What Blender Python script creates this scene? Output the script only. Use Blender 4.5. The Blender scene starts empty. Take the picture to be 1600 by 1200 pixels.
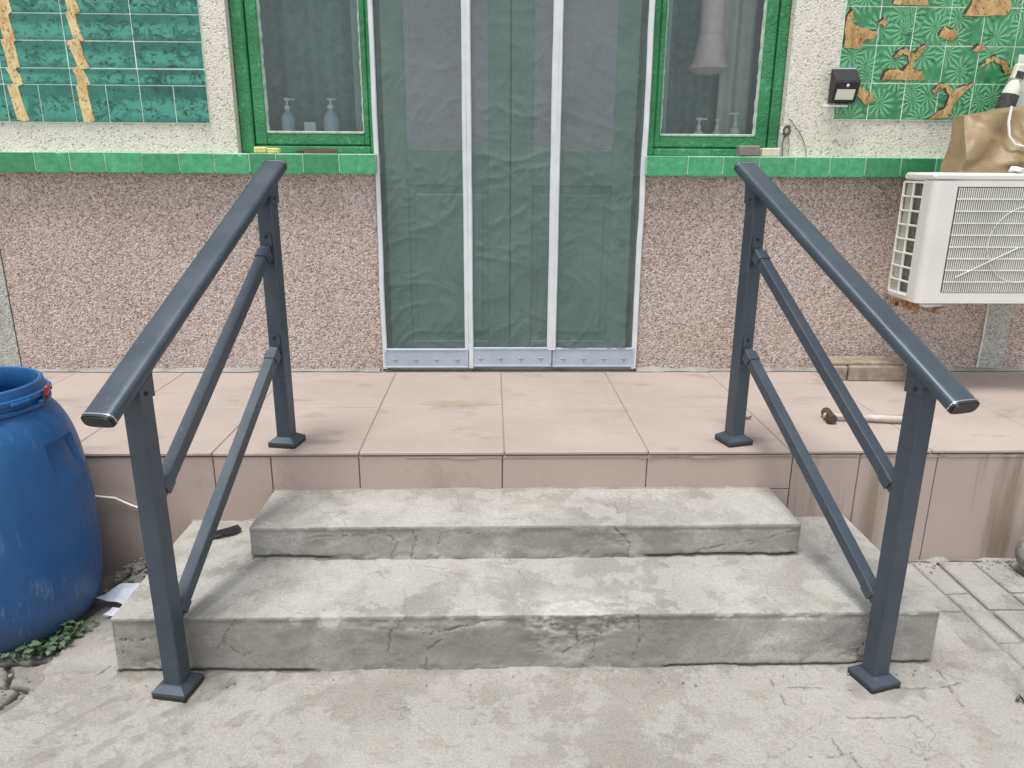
import bpy, math, random
import numpy as np
from mathutils import Vector, Matrix
R = math.radians
rnd = random.Random(7)
scene = bpy.context.scene
col = scene.collection

# ------------------------------------------------------------------ camera
CAM_H = 1.3848
cam_d = bpy.data.cameras.new('camera'); cam = bpy.data.objects.new('camera', cam_d); col.objects.link(cam)
cam_d.sensor_fit = 'HORIZONTAL'; cam_d.sensor_width = 36.0; cam_d.lens = 1156.8 / 1600 * 36.0
cam_d.clip_start = 0.05; cam_d.clip_end = 2000
cam.matrix_world = (Matrix.Translation((0, 0, CAM_H)) @ Matrix.Rotation(-0.0275, 4, 'Z')
                    @ Matrix.Rotation(R(90) - 0.2856, 4, 'X') @ Matrix.Rotation(0.0062, 4, 'Z'))
scene.camera = cam
# ------------------------------------------------------------------ sky and sun (bright overcast)
SUN_EL, SUN_AZ = 74, 215        # degrees; azimuth clockwise from +Y
w = bpy.data.worlds.new('World'); scene.world = w; w.use_nodes = True
nt = w.node_tree; nt.nodes.clear()
sky = nt.nodes.new('ShaderNodeTexSky'); sky.sky_type = 'NISHITA'; sky.sun_disc = False
sky.sun_elevation = R(SUN_EL); sky.sun_rotation = R(SUN_AZ)
sky.air_density = 1.0; sky.dust_density = 1.5; sky.ozone_density = 1.0
hs = nt.nodes.new('ShaderNodeHueSaturation'); hs.inputs['Saturation'].default_value = 0.22
bg = nt.nodes.new('ShaderNodeBackground'); bg.inputs['Strength'].default_value = 0.10
wo = nt.nodes.new('ShaderNodeOutputWorld')
nt.links.new(sky.outputs[0], hs.inputs['Color']); nt.links.new(hs.outputs[0], bg.inputs['Color']); nt.links.new(bg.outputs[0], wo.inputs[0])
sun_d = bpy.data.lights.new('sun', 'SUN'); sun_d.energy = 1.5; sun_d.angle = R(20); sun_d.color = (1, .96, .90)
sun = bpy.data.objects.new('sun', sun_d); col.objects.link(sun)
sd = Vector((math.sin(R(SUN_AZ)) * math.cos(R(SUN_EL)), math.cos(R(SUN_AZ)) * math.cos(R(SUN_EL)), math.sin(R(SUN_EL))))
sun.rotation_euler = sd.to_track_quat('Z', 'Y').to_euler(); sun.location = sd * 30
vs = scene.view_settings; vs.view_transform = 'Standard'; vs.look = 'None'; vs.gamma = 1; vs.use_curve_mapping = False
vs.exposure = 1.02

# ------------------------------------------------------------------ numpy noise
def _hash(ix, iy, iz, seed):
    n = (ix.astype(np.int64) * 374761393 + iy.astype(np.int64) * 668265263 + iz.astype(np.int64) * 2147483647 + seed * 974634777) & 0xffffffff
    n = ((n ^ (n >> 13)) * 1274126177) & 0xffffffff
    n = ((n ^ (n >> 16)) * 2246822519) & 0xffffffff
    return ((n ^ (n >> 15)) & 0xffffff) / float(0xffffff)
def vnoise(P, seed=0):
    P = np.asarray(P, float); i = np.floor(P); f = P - i; i = i.astype(np.int64); u = f * f * f * (f * (f * 6 - 15) + 10)
    r = 0
    for dx in (0, 1):
        for dy in (0, 1):
            for dz in (0, 1):
                wgt = (u[:, 0] if dx else 1 - u[:, 0]) * (u[:, 1] if dy else 1 - u[:, 1]) * (u[:, 2] if dz else 1 - u[:, 2])
                r = r + wgt * _hash(i[:, 0] + dx, i[:, 1] + dy, i[:, 2] + dz, seed)
    return r
def fbm(P, scale, octv=4, seed=0):
    P = np.asarray(P, float) * scale; a = .5; s = 0; t = 0
    for k in range(octv):
        s = s + a * vnoise(P + 17.3 * k, seed + k); t += a; a *= .5; P = P * 2.03
    return s / t            # 0..1
def sstep(a, b, x):
    t = np.clip((x - a) / (b - a), 0, 1); return t * t * (3 - 2 * t)
def seg_dist(P, lines):
    """least 3-D distance from points P to a set of polylines"""
    d = np.full(len(P), 9.0)
    for ln in lines:
        for a, b in zip(ln[:-1], ln[1:]):
            a = np.array(a, float); b = np.array(b, float); ab = b - a
            lo = np.minimum(a, b) - .05; hi = np.maximum(a, b) + .05
            m = np.all((P > lo) & (P < hi), axis=1)
            if not m.any(): continue
            q = P[m] - a; t = np.clip(q @ ab / (ab @ ab), 0, 1)
            d[m] = np.minimum(d[m], np.linalg.norm(q - t[:, None] * ab, axis=1))
    return d

# ------------------------------------------------------------------ scene helpers
def tag(o, label=None, cat=None, group=None, kind=None):
    if label: o['label'] = label
    if cat: o['category'] = cat
    if group: o['group'] = group
    if kind: o['kind'] = kind
    return o
def thing(name, loc, label, cat, group=None):
    o = bpy.data.objects.new(name, None); col.objects.link(o); o.location = loc; o.empty_display_size = .1
    return tag(o, label, cat, group)
def put(name, me, parent=None, loc=None, rot=None):
    o = bpy.data.objects.new(name, me); col.objects.link(o)
    if loc is not None: o.location = loc
    if rot is not None: o.rotation_euler = rot
    if parent is not None:
        o.parent = parent
        if parent.type == 'EMPTY': o.matrix_parent_inverse = Matrix.Translation(-parent.location)
    return o
class MB:
    def __init__(s): s.v = []; s.f = []
    def add(s, vs_, fs_):
        n = len(s.v); s.v += [tuple(p) for p in vs_]; s.f += [tuple(i + n for i in f) for f in fs_]; return s
    def box(s, x0, x1, y0, y1, z0, z1):
        return s.add([(x0,y0,z0),(x1,y0,z0),(x1,y1,z0),(x0,y1,z0),(x0,y0,z1),(x1,y0,z1),(x1,y1,z1),(x0,y1,z1)],
                     [(0,3,2,1),(4,5,6,7),(0,1,5,4),(1,2,6,5),(2,3,7,6),(3,0,4,7)])
    def cbox(s, x0, x1, y0, y1, z0, z1, b=.003, M=None):
        """chamfered box"""
        lo = (x0, y0, z0); hi = (x1, y1, z1); c = [(lo[i] + hi[i]) / 2 for i in range(3)]; hh = [(hi[i] - lo[i]) / 2 for i in range(3)]
        vv = []; idx = {}
        for sx in (-1, 1):
            for sy in (-1, 1):
                for sz in (-1, 1):
                    sg = (sx, sy, sz)
                    for ax in range(3):
                        p = [c[i] + sg[i] * (hh[i] - (0 if i == ax else b)) for i in range(3)]
                        idx[(sg, ax)] = len(vv); vv.append(p)
        ff = []
        for ax in range(3):
            o1, o2 = [i for i in range(3) if i != ax]
            for sg in (-1, 1):
                q = []
                for a, bb in ((-1,-1),(1,-1),(1,1),(-1,1)):
                    k = [0,0,0]; k[ax] = sg; k[o1] = a; k[o2] = bb; q.append(idx[(tuple(k), ax)])
                ff.append(q)
        for ax in range(3):            # edges along ax
            o1, o2 = [i for i in range(3) if i != ax]
            for a in (-1, 1):
                for bb in (-1, 1):
                    k0 = [0,0,0]; k0[o1] = a; k0[o2] = bb; k1 = list(k0); k0[ax] = -1; k1[ax] = 1
                    ff.append([idx[(tuple(k0), o1)], idx[(tuple(k1), o1)], idx[(tuple(k1), o2)], idx[(tuple(k0), o2)]])
        for sx in (-1, 1):
            for sy in (-1, 1):
                for sz in (-1, 1): ff.append([idx[((sx,sy,sz), a)] for a in range(3)])
        cc = Vector(c); out = []
        for q in ff:
            p = [Vector(vv[i]) for i in q]; nrm = (p[1] - p[0]).cross(p[2] - p[0]); ctr = sum(p, Vector()) / len(p)
            out.append(q if nrm.dot(ctr - cc) > 0 else q[::-1])
        if M is not None: vv = [M @ Vector(p) for p in vv]
        return s.add(vv, out)
    def tube(s, pts, r, n=8, cap=True):
        pts = [Vector(p) for p in pts]; rs = r if isinstance(r, (list, tuple)) else [r] * len(pts); base = len(s.v)
        up = None
        for i, p in enumerate(pts):
            t = (pts[min(i + 1, len(pts) - 1)] - pts[max(i - 1, 0)]).normalized()
            if up is None: up = Vector((0, 0, 1)) if abs(t.z) < .9 else Vector((1, 0, 0))
            a = t.cross(up).normalized(); b = a.cross(t).normalized(); up = b
            for k in range(n):
                an = 2 * math.pi * k / n; s.v.append(tuple(p + (a * math.cos(an) + b * math.sin(an)) * rs[i]))
        for i in range(len(pts) - 1):
            for k in range(n):
                k2 = (k + 1) % n
                s.f.append((base + i*n + k, base + i*n + k2, base + (i+1)*n + k2, base + (i+1)*n + k))
        if cap:
            s.f.append(tuple(base + k for k in range(n))[::-1]); s.f.append(tuple(base + (len(pts)-1)*n + k for k in range(n)))
        return s
    def sweep(s, prof, p0, p1, side, up, cap=True):
        """prism of a 2-D profile (u along side, v along up) from p0 to p1"""
        p0 = Vector(p0); p1 = Vector(p1); side = Vector(side); up = Vector(up); n = len(prof); b = len(s.v)
        for p in (p0, p1):
            for (u, v) in prof: s.v.append(tuple(p + side * u + up * v))
        for k in range(n):
            k2 = (k + 1) % n; s.f.append((b + k, b + k2, b + n + k2, b + n + k))
        if cap: s.f.append(tuple(b + k for k in range(n))[::-1]); s.f.append(tuple(b + n + k for k in range(n)))
        return s
    def lathe(s, prof, c, n=48, close=False):
        b = len(s.v); m = len(prof)
        for (r, z) in prof:
            for k in range(n):
                a = 2 * math.pi * k / n; s.v.append((c[0] + r * math.cos(a), c[1] + r * math.sin(a), c[2] + z))
        for i in range(m - 1):
            for k in range(n):
                k2 = (k + 1) % n; s.f.append((b + i*n + k, b + i*n + k2, b + (i+1)*n + k2, b + (i+1)*n + k))
        if close: s.f.append(tuple(b + k for k in range(n))[::-1]); s.f.append(tuple(b + (m-1)*n + k for k in range(n)))
        return s
    def mesh(s, name, m, smooth=None):
        me = bpy.data.meshes.new(name); me.from_pydata(s.v, [], s.f)
        if m: me.materials.append(m)
        if smooth is not None:
            me.shade_smooth(); me.set_sharp_from_angle(angle=R(smooth))
        me.update(); return me
    def build(s, name, m, parent=None, smooth=None, loc=None, rot=None):
        return put(name, s.mesh(name, m, smooth), parent, loc, rot)
def np_mesh(name, V, F, m, attrs=None, smooth=True):
    me = bpy.data.meshes.new(name); nv, nf = len(V), len(F)
    me.vertices.add(nv); me.vertices.foreach_set('co', np.ascontiguousarray(V, dtype=np.float32).ravel())
    me.loops.add(nf * 4); me.loops.foreach_set('vertex_index', np.ascontiguousarray(F, dtype=np.int32).ravel())
    me.polygons.add(nf); me.polygons.foreach_set('loop_start', np.arange(0, nf * 4, 4, dtype=np.int32))
    me.polygons.foreach_set('loop_total', np.full(nf, 4, dtype=np.int32))
    me.update(calc_edges=True)
    for k, a in (attrs or {}).items():
        at = me.attributes.new(k, 'FLOAT', 'POINT'); at.data.foreach_set('value', np.ascontiguousarray(a, dtype=np.float32))
    if smooth: me.shade_smooth()
    me.materials.append(m); me.validate(); return me
def gridf(nu, nv, off=0):
    i = np.arange(nu - 1)[:, None]; j = np.arange(nv - 1)[None, :]; a = (i * nv + j).ravel() + off
    return np.stack([a, a + nv, a + nv + 1, a + 1], 1)

# ------------------------------------------------------------------ material helpers
class NT:
    def __init__(s, name):
        s.m = bpy.data.materials.new(name); s.m.use_nodes = True; s.t = s.m.node_tree; s.n = s.t.nodes; s.n.clear()
        s.out = s.n.new('ShaderNodeOutputMaterial'); s.geo = s.n.new('ShaderNodeNewGeometry'); s.pos = s.geo.outputs['Position']
    def lk(s, a, b): s.t.links.new(a, b)
    def setv(s, sock, v):
        if isinstance(v, bpy.types.NodeSocket): s.lk(v, sock)
        elif isinstance(v, (tuple, list)) and len(v) == 3 and sock.type == 'RGBA': sock.default_value = (*v, 1)
        else: sock.default_value = v
    def noise(s, scale, detail=4, rough=.55, vec=None, dist=0):
        n = s.n.new('ShaderNodeTexNoise'); n.inputs['Scale'].default_value = scale; n.inputs['Detail'].default_value = detail
        n.inputs['Roughness'].default_value = rough; n.inputs['Distortion'].default_value = dist
        s.lk(vec or s.pos, n.inputs['Vector']); return n.outputs['Fac']
    def voro(s, scale, out='Distance', feature='F1', vec=None, rnd_=1):
        n = s.n.new('ShaderNodeTexVoronoi'); n.feature = feature; n.inputs['Scale'].default_value = scale; n.inputs['Randomness'].default_value = rnd_
        s.lk(vec or s.pos, n.inputs['Vector']); return n.outputs[out]
    def scalev(s, sc, vec=None, rot=None):
        n = s.n.new('ShaderNodeMapping'); n.inputs['Scale'].default_value = sc
        if rot: n.inputs['Rotation'].default_value = rot
        s.lk(vec or s.pos, n.inputs['Vector']); return n.outputs[0]
    def ramp(s, f, stops, interp='LINEAR'):
        n = s.n.new('ShaderNodeValToRGB'); e = n.color_ramp.elements; n.color_ramp.interpolation = interp
        while len(e) < len(stops): e.new(.5)
        for i, (p, c) in enumerate(stops):
            e[i].position = p; e[i].color = (c, c, c, 1) if isinstance(c, (int, float)) else (*c, 1)
        s.setv(n.inputs[0], f); return n.outputs[0]
    def math(s, op, a, b=0, clamp=False):
        n = s.n.new('ShaderNodeMath'); n.operation = op; n.use_clamp = clamp; s.setv(n.inputs[0], a); s.setv(n.inputs[1], b); return n.outputs[0]
    def mix(s, f, a, b, mode='MIX'):
        n = s.n.new('ShaderNodeMix'); n.data_type = 'RGBA'; n.blend_type = mode
        s.setv(n.inputs[0], f); s.setv(n.inputs[6], a); s.setv(n.inputs[7], b); return n.outputs[2]
    def attr(s, name):
        n = s.n.new('ShaderNodeAttribute'); n.attribute_name = name; return n.outputs['Fac']
    def xyz(s, vec=None):
        n = s.n.new('ShaderNodeSeparateXYZ'); s.lk(vec or s.pos, n.inputs[0]); return n.outputs
    def rand(s):
        return s.n.new('ShaderNodeObjectInfo').outputs['Random']
    def bump(s, h, strength=.3, dist=.01, nrm=None):
        n = s.n.new('ShaderNodeBump'); n.inputs['Strength'].default_value = strength; n.inputs['Distance'].default_value = dist
        s.setv(n.inputs['Height'], h)
        if nrm: s.lk(nrm, n.inputs['Normal'])
        return n.outputs[0]
    def pbsdf(s, color, rough=.6, metal=0, normal=None, spec=.5, **kw):
        n = s.n.new('ShaderNodeBsdfPrincipled'); s.setv(n.inputs['Base Color'], color); s.setv(n.inputs['Roughness'], rough)
        s.setv(n.inputs['Metallic'], metal); s.setv(n.inputs['Specular IOR Level'], spec)
        if normal: s.lk(normal, n.inputs['Normal'])
        for k, v in kw.items(): s.setv(n.inputs[k], v)
        return n.outputs[0]
    def done(s, sh): s.lk(sh, s.out.inputs[0]); return s.m
def simple(name, color, rough=.5, metal=0, var=.12, scale=30, bump=.05, spec=.5, **kw):
    t = NT(name); n = t.noise(scale, 5); c2 = tuple(c * (1 - var) for c in color); c1 = tuple(min(1, c * (1 + var)) for c in color)
    return t.done(t.pbsdf(t.ramp(n, [(.3, c2), (.7, c1)]), rough, metal, t.bump(n, bump, .004), spec, **kw))

M = {}
def concrete(name, lo, hi, light, warm, blotch=3.5):
    t = NT(name)
    big = t.noise(blotch, 6, .6, dist=.4); mid = t.noise(16, 6, .65); fine = t.noise(160, 3, .6); pits = t.voro(230)
    c = t.ramp(big, [(.32, lo), (.46, hi), (.60, light)])
    c = t.mix(t.ramp(mid, [(.42, 0.0), (.72, .55)]), c, warm)
    c = t.mix(t.ramp(t.noise(7, 7, .7, t.scalev((.6, .6, 1.6))), [(.50, 0.0), (.515, .55), (.75, .75)]), c, light)
    c = t.mix(.22, c, t.ramp(fine, [(.3, .12), (.7, .88)]), 'OVERLAY')
    wp = t.n.new('ShaderNodeTexNoise'); wp.inputs['Scale'].default_value = 5; wp.inputs['Detail'].default_value = 5; t.lk(t.pos, wp.inputs['Vector'])
    va = t.n.new('ShaderNodeVectorMath'); va.operation = 'MULTIPLY_ADD'; t.lk(wp.outputs['Color'], va.inputs[0]); va.inputs[1].default_value = (.28, .28, .28); t.lk(t.pos, va.inputs[2])
    hair = t.ramp(t.voro(4.5, 'Distance', 'DISTANCE_TO_EDGE', va.outputs[0]), [(.0, 1.0), (.009, 0.0)])      # crazing
    c = t.mix(t.math('MULTIPLY', hair, t.ramp(t.noise(3.1, 3), [(.46, 0.0), (.60, .5)])), c, (.10, .097, .09))
    c = t.mix(t.math('MULTIPLY', t.ramp(t.noise(60, 4, .7), [(.6, 0.0), (.72, 1.0)]), .35), c, (.11, .105, .1))
    c = t.mix(t.attr('dirt_shade'), c, t.mix(t.noise(22, 6, .65, t.scalev((1, 1, .35))), (.135, .126, .106), (.29, .277, .248)))  # dirt, plus shade put into the colour on risers and at post feet
    c = t.mix(t.attr('chip'), c, t.mix(t.noise(70, 4), (.30, .295, .28), (.60, .59, .57)))
    c = t.mix(t.math('MULTIPLY', t.ramp(t.voro(300), [(.0, 1.0), (.16, 0.0)]), t.ramp(t.noise(6, 4), [(.48, 0.0), (.64, .5)])), c, (.13, .125, .12))
    c = t.mix(t.attr('crack'), c, (.035, .032, .03))
    h = t.math('ADD', t.math('MULTIPLY', fine, .5), t.math('ADD', t.math('MULTIPLY', mid, .8), t.math('MULTIPLY', t.ramp(pits, [(0, 0.0), (.3, 1.0)]), .25)))
    return t.done(t.pbsdf(c, t.ramp(mid, [(.3, .95), (.7, .8)]), 0, t.bump(h, .32, .005), .25))
M['ground'] = concrete('ground_concrete', (.22, .211, .195), (.29, .28, .26), (.38, .37, .348), (.33, .29, .25), 1.4)
M['step'] = concrete('step_concrete', (.245, .236, .216), (.31, .30, .278), (.43, .42, .396), (.30, .278, .245), 3.0)
M['cement'] = concrete('cement', (.20, .195, .18), (.27, .262, .245), (.35, .34, .32), (.26, .24, .215), 8)
def pebble(name, cols, scale, bumps=.7):
    t = NT(name); v = t.voro(scale, 'Color'); d = t.voro(scale, 'Distance')
    sep = t.n.new('ShaderNodeSeparateColor'); t.lk(v, sep.inputs[0])
    c = t.ramp(sep.outputs[0], cols, 'CONSTANT')
    v2 = t.voro(scale * 2.3, 'Color'); s2 = t.n.new('ShaderNodeSeparateColor'); t.lk(v2, s2.inputs[0])
    c = t.mix(.35, c, t.ramp(s2.outputs[1], cols, 'CONSTANT'))
    c = t.mix(.20, c, t.ramp(t.noise(1.6, 6, .65), [(.3, .2), (.7, .75)]), 'OVERLAY'); c = t.mix(.18, c, t.ramp(t.noise(5, 4, .6, t.scalev((1, 1, .12))), [(.3, .25), (.7, .7)]), 'OVERLAY')
    return t.done(t.pbsdf(c, .8, 0, t.bump(t.ramp(d, [(0, 1.0), (.75, 0.0)]), bumps, .006), .35))
M['pink'] = pebble('pink_pebbledash', [(0, (.20, .13, .105)), (.13, (.40, .30, .265)), (.32, (.52, .415, .375)), (.56, (.64, .54, .495)), (.80, (.80, .74, .69))], 155, .9)
M['beige'] = pebble('beige_pebbledash', [(0, (.30, .28, .24)), (.06, (.58, .55, .48)), (.2, (.70, .67, .60)), (.5, (.76, .73, .65)), (.85, (.82, .79, .72))], 140, .35)
M['greyp'] = pebble('grey_pebbledash', [(0, (.22, .23, .21)), (.12, (.38, .39, .36)), (.4, (.48, .49, .46)), (.75, (.60, .61, .57))], 140, .5)
def floor_tile(name, base, dark, stain, spots=False):
    t = NT(name); r = t.rand(); big = t.noise(2.6, 5, .6); st = t.noise(5, 7, .65, t.scalev((1, 1.7, 1)))
    c = t.mix(t.ramp(big, [(.35, 0.0), (.7, .8)]), base, dark)
    c = t.mix(t.math('MULTIPLY', r, .18), c, tuple(x * .8 for x in base))
    c = t.mix(t.ramp(st, [(.57, 0.0), (.68, .55)]), c, stain)
    c = t.mix(t.ramp(t.noise(90, 3, .7), [(.62, 0.0), (.75, .3)]), c, tuple(x * .5 for x in base))
    if spots:                   # trodden mud by the door, dark shade painted round the rear post feet
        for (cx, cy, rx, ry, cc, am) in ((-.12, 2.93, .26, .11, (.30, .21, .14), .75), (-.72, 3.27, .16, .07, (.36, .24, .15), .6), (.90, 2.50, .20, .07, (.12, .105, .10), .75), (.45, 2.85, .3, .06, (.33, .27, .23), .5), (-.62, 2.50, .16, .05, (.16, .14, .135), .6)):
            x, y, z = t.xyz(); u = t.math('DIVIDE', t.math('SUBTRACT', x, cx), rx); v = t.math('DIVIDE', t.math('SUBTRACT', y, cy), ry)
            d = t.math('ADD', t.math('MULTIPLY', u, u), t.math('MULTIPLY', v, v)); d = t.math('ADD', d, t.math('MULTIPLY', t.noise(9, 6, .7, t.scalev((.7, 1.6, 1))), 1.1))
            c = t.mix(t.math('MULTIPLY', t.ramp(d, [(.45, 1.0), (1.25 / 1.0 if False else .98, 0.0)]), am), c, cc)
    return t.done(t.pbsdf(c, t.ramp(t.noise(14, 4), [(.3, .42), (.7, .66)]), 0, t.bump(t.noise(45, 4), .06, .004), .4))
M['ptile'] = floor_tile('porch_tile', (.455, .385, .35), (.38, .318, .285), (.29, .225, .18), True)
M['rtile'] = floor_tile('riser_tile', (.49, .392, .35), (.43, .345, .305), (.32, .26, .225))
def stripe_tile():
    t = NT('riser_tile_streaked'); s = t.noise(9, 4, .6, t.scalev((1, 1, .06))); b = t.noise(3, 5)
    c = t.mix(t.ramp(b, [(.3, 0.0), (.7, .8)]), (.46, .38, .34), (.39, .325, .29))
    c = t.mix(t.ramp(s, [(.52, 0.0), (.64, .75)]), c, (.21, .165, .12))
    return t.done(t.pbsdf(c, .55, 0, t.bump(t.noise(45, 4), .06, .004), .4))
M['stile'] = stripe_tile()
def glazed(name, a, b, rough=.2, var=.35):
    t = NT(name); r = t.rand(); n = t.noise(38, 6, .7, dist=.6)
    c = t.mix(t.ramp(n, [(.32, 0.0), (.68, 1.0)]), a, b); c = t.mix(t.math('MULTIPLY', r, var), c, tuple(x * .45 for x in a))
    c = t.mix(t.ramp(t.noise(11, 7, .7), [(.62, 0.0), (.72, .6)]), c, tuple(min(1, x * 1.3 + .25) for x in b))
    return t.done(t.pbsdf(c, rough, 0, t.bump(t.noise(26, 3), .12, .006), .5))
M['ledge'] = glazed('green_ledge_glaze', (.04, .28, .115), (.11, .48, .235), .28, .5)
M['ledgetop'] = simple('ledge_mortar', (.42, .58, .45), .8, var=.2, scale=20)
def green_print():
    t = NT('green_palm_glaze'); sc = 9.5
    n = t.n.new('ShaderNodeTexVoronoi'); n.voronoi_dimensions = '2D'; n.inputs['Scale'].default_value = 1; n.inputs['Randomness'].default_value = .95
    x, y, z = t.xyz(); cv = t.n.new('ShaderNodeCombineXYZ'); t.setv(cv.inputs[0], t.math('MULTIPLY', x, sc)); t.setv(cv.inputs[1], t.math('MULTIPLY', z, sc))
    t.lk(cv.outputs[0], n.inputs['Vector'])
    dv = t.n.new('ShaderNodeVectorMath'); dv.operation = 'SUBTRACT'; t.lk(cv.outputs[0], dv.inputs[0]); t.lk(n.outputs['Position'], dv.inputs[1])
    dx, dy, _ = t.xyz(dv.outputs[0]); an = t.math('ARCTAN2', dy, dx)
    ray = t.math('SINE', t.math('ADD', t.math('MULTIPLY', an, 13), t.math('MULTIPLY', t.noise(16, 4), 9)))
    f = t.math('MULTIPLY_ADD', ray, .5); f.node.inputs[2].default_value = .5
    fade = t.ramp(n.outputs['Distance'], [(.0, .3), (.12, 1.0), (.5, .75), (.7, .1)])
    f = t.math('MULTIPLY', f, fade)
    base = t.mix(t.ramp(t.noise(7, 4), [(.3, 0.0), (.7, 1.0)]), (.025, .17, .065), (.05, .30, .125))
    c = t.mix(f, base, (.20, .52, .27)); c = t.mix(t.ramp(t.noise(14, 7, .75), [(.55, 0.0), (.63, .75)]), c, (.012, .085, .035))
    return t.done(t.pbsdf(c, .22, 0, t.bump(f, .5, .006), .5))
M['gprint'] = green_print()
def teal_print():
    t = NT('teal_foliage_glaze'); n = t.noise(16, 8, .7, dist=1.2); m = t.noise(34, 6, .75, t.scalev((1, 1, 1.6))); b = t.noise(4, 4)
    c = t.mix(t.ramp(b, [(.3, 0.0), (.7, 1.0)]), (.014, .105, .082), (.036, .22, .165))
    tc = t.n.new('ShaderNodeTexCoord'); gz_ = t.xyz(tc.outputs['Generated'])[2]; band = t.ramp(gz_, [(.02, .25), (.22, 1.0), (.55, .9), (.72, .12)])
    c = t.mix(t.math('MULTIPLY', t.ramp(n, [(.44, 0.0), (.50, .9)]), band), c, (.075, .35, .26)); c = t.mix(t.ramp(m, [(.55, 0.0), (.60, .85)]), c, (.006, .038, .028))
    c = t.mix(t.ramp(t.noise(50, 5, .8), [(.68, 0.0), (.74, .7)]), c, (.25, .48, .38))
    return t.done(t.pbsdf(c, .2, 0, t.bump(n, .15, .006), .5))
M['tprint'] = teal_print()
def trunk(name, a, b, d):
    t = NT(name); n = t.noise(30, 5, .7, t.scalev((1, 1, .6))); v = t.voro(55)
    c = t.mix(t.ramp(n, [(.35, 0.0), (.65, 1.0)]), a, b); c = t.mix(t.ramp(v, [(.12, .85), (.3, 0.0)]), c, d)
    c = t.mix(t.ramp(t.noise(16, 6, .8), [(.58, 0.0), (.70, .55)]), c, (.84, .78, .56)); c = t.mix(t.ramp(t.noise(45, 6, .8, t.scalev((1, 1, .5))), [(.56, 0.0), (.62, .8)]), c, d)
    return t.done(t.pbsdf(c, .25, 0, t.bump(n, .3, .005), .5))
M['trunkL'] = trunk('yellow_trunk_glaze', (.55, .36, .13), (.82, .66, .36), (.20, .13, .05))
M['trunkR'] = trunk('brown_trunk_glaze', (.34, .18, .06), (.66, .44, .18), (.09, .045, .018))
M['outline'] = simple('dark_brown_outline_glaze', (.045, .03, .012), .25)
M['grout'] = simple('pale_grout', (.62, .76, .66), .8, var=.2)
M['groutd'] = simple('porch_grout', (.25, .22, .20), .9, var=.25)
def paint_green():
    t = NT('thick_green_paint'); n = t.noise(24, 6, .7, t.scalev((1, 1, .55))); big = t.noise(5, 5, .6)
    c = t.mix(t.ramp(big, [(.35, 0.0), (.7, 1.0)]), (.02, .185, .065), (.05, .33, .13))
    c = t.mix(t.ramp(n, [(.58, 0.0), (.68, .6)]), c, (.16, .50, .26)); c = t.mix(t.ramp(t.noise(60, 5, .8), [(.66, 0.0), (.72, .7)]), c, (.01, .06, .03))
    return t.done(t.pbsdf(c, t.ramp(n, [(.3, .25), (.7, .5)]), 0, t.bump(t.math('ADD', n, t.noise(70, 4, .7)), .8, .012), .5))
M['gpaint'] = paint_green()
M['putty'] = simple('window_putty', (.42, .52, .44), .7, var=.25, scale=40)
def rail_mat():
    t = NT('slate_powder_coat'); n = t.noise(500, 2); b = t.noise(9, 4)
    c = t.mix(t.ramp(b, [(.35, 0.0), (.7, 1.0)]), (.052, .069, .089), (.067, .087, .110))
    c = t.mix(t.ramp(t.noise(40, 6, .75), [(.60, 0.0), (.70, .30)]), c, (.2, .22, .23)); c = t.mix(t.ramp(t.voro(160), [(.0, .5), (.10, 0.0)]), c, (.3, .31, .31))
    return t.done(t.pbsdf(c, t.ramp(b, [(.3, .33), (.7, .42)]), .3, t.bump(n, .05, .0006), .55))
M['rail'] = rail_mat()
M['black'] = simple('black_plastic', (.02, .02, .024), .45, var=.2)
M['steel'] = simple('bright_steel_trim', (.62, .65, .68), .22, 1.0, var=.08, bump=.01)
M['bolt'] = simple('dark_bolt', (.05, .055, .065), .3, .8)
def drum_mat():
    t = NT('scuffed_blue_plastic'); b = t.noise(3, 5)
    c = t.mix(t.ramp(b, [(.3, 0.0), (.7, 1.0)]), (.010, .075, .225), (.018, .115, .31))
    sc = t.noise(13, 8, .75, t.scalev((5.0, 5.0, .55), rot=(.35, .45, 0))); rg = t.noise(2.6, 4)
    c = t.mix(t.math('MULTIPLY', t.ramp(sc, [(.55, 0.0), (.66, .42)]), t.ramp(rg, [(.47, .02), (.58, .9)])), c, (.36, .46, .56))
    x, y, z = t.xyz(); c = t.mix(t.math('MULTIPLY', t.ramp(z, [(0, .9), (.22, 0.0)]), t.ramp(t.noise(12, 6, .7), [(.35, .2), (.65, .9)])), c, (.07, .085, .11))
    return t.done(t.pbsdf(c, t.ramp(sc, [(.4, .34), (.7, .6)]), 0, t.bump(t.noise(60, 4), .05, .004), .45))
M['drum'] = drum_mat()
M['red'] = simple('red_clamp', (.36, .03, .025), .4)
def mesh_mat():
    t = NT('insect_mesh'); wv = t.noise(150, 2, .5, t.scalev((1, 1, .05))); wh = t.noise(150, 2, .5, t.scalev((.05, 1, 1)))
    c = t.mix(t.ramp(t.noise(3, 5), [(.35, 0.0), (.7, 1.0)]), (.12, .16, .15), (.165, .208, .198))
    d = t.pbsdf(c, .6, 0, None, .4)
    tr = t.n.new('ShaderNodeBsdfTransparent'); tr.inputs[0].default_value = (1, 1, 1, 1)
    mx = t.n.new('ShaderNodeMixShader'); f = t.math('ADD', t.math('MULTIPLY', wv, .22), t.math('MULTIPLY', wh, .22)); f = t.math('ADD', f, .33, True)
    t.lk(f, mx.inputs[0]); t.lk(tr.outputs[0], mx.inputs[1]); t.lk(d, mx.inputs[2]); return t.done(mx.outputs[0])
M['mesh'] = mesh_mat()
M['strip'] = simple('white_screen_strip', (.66, .69, .72), .45, var=.08, scale=12)
M['kick'] = simple('grey_blue_kick_panel', (.40, .46, .53), .4, var=.1, scale=9)
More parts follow.
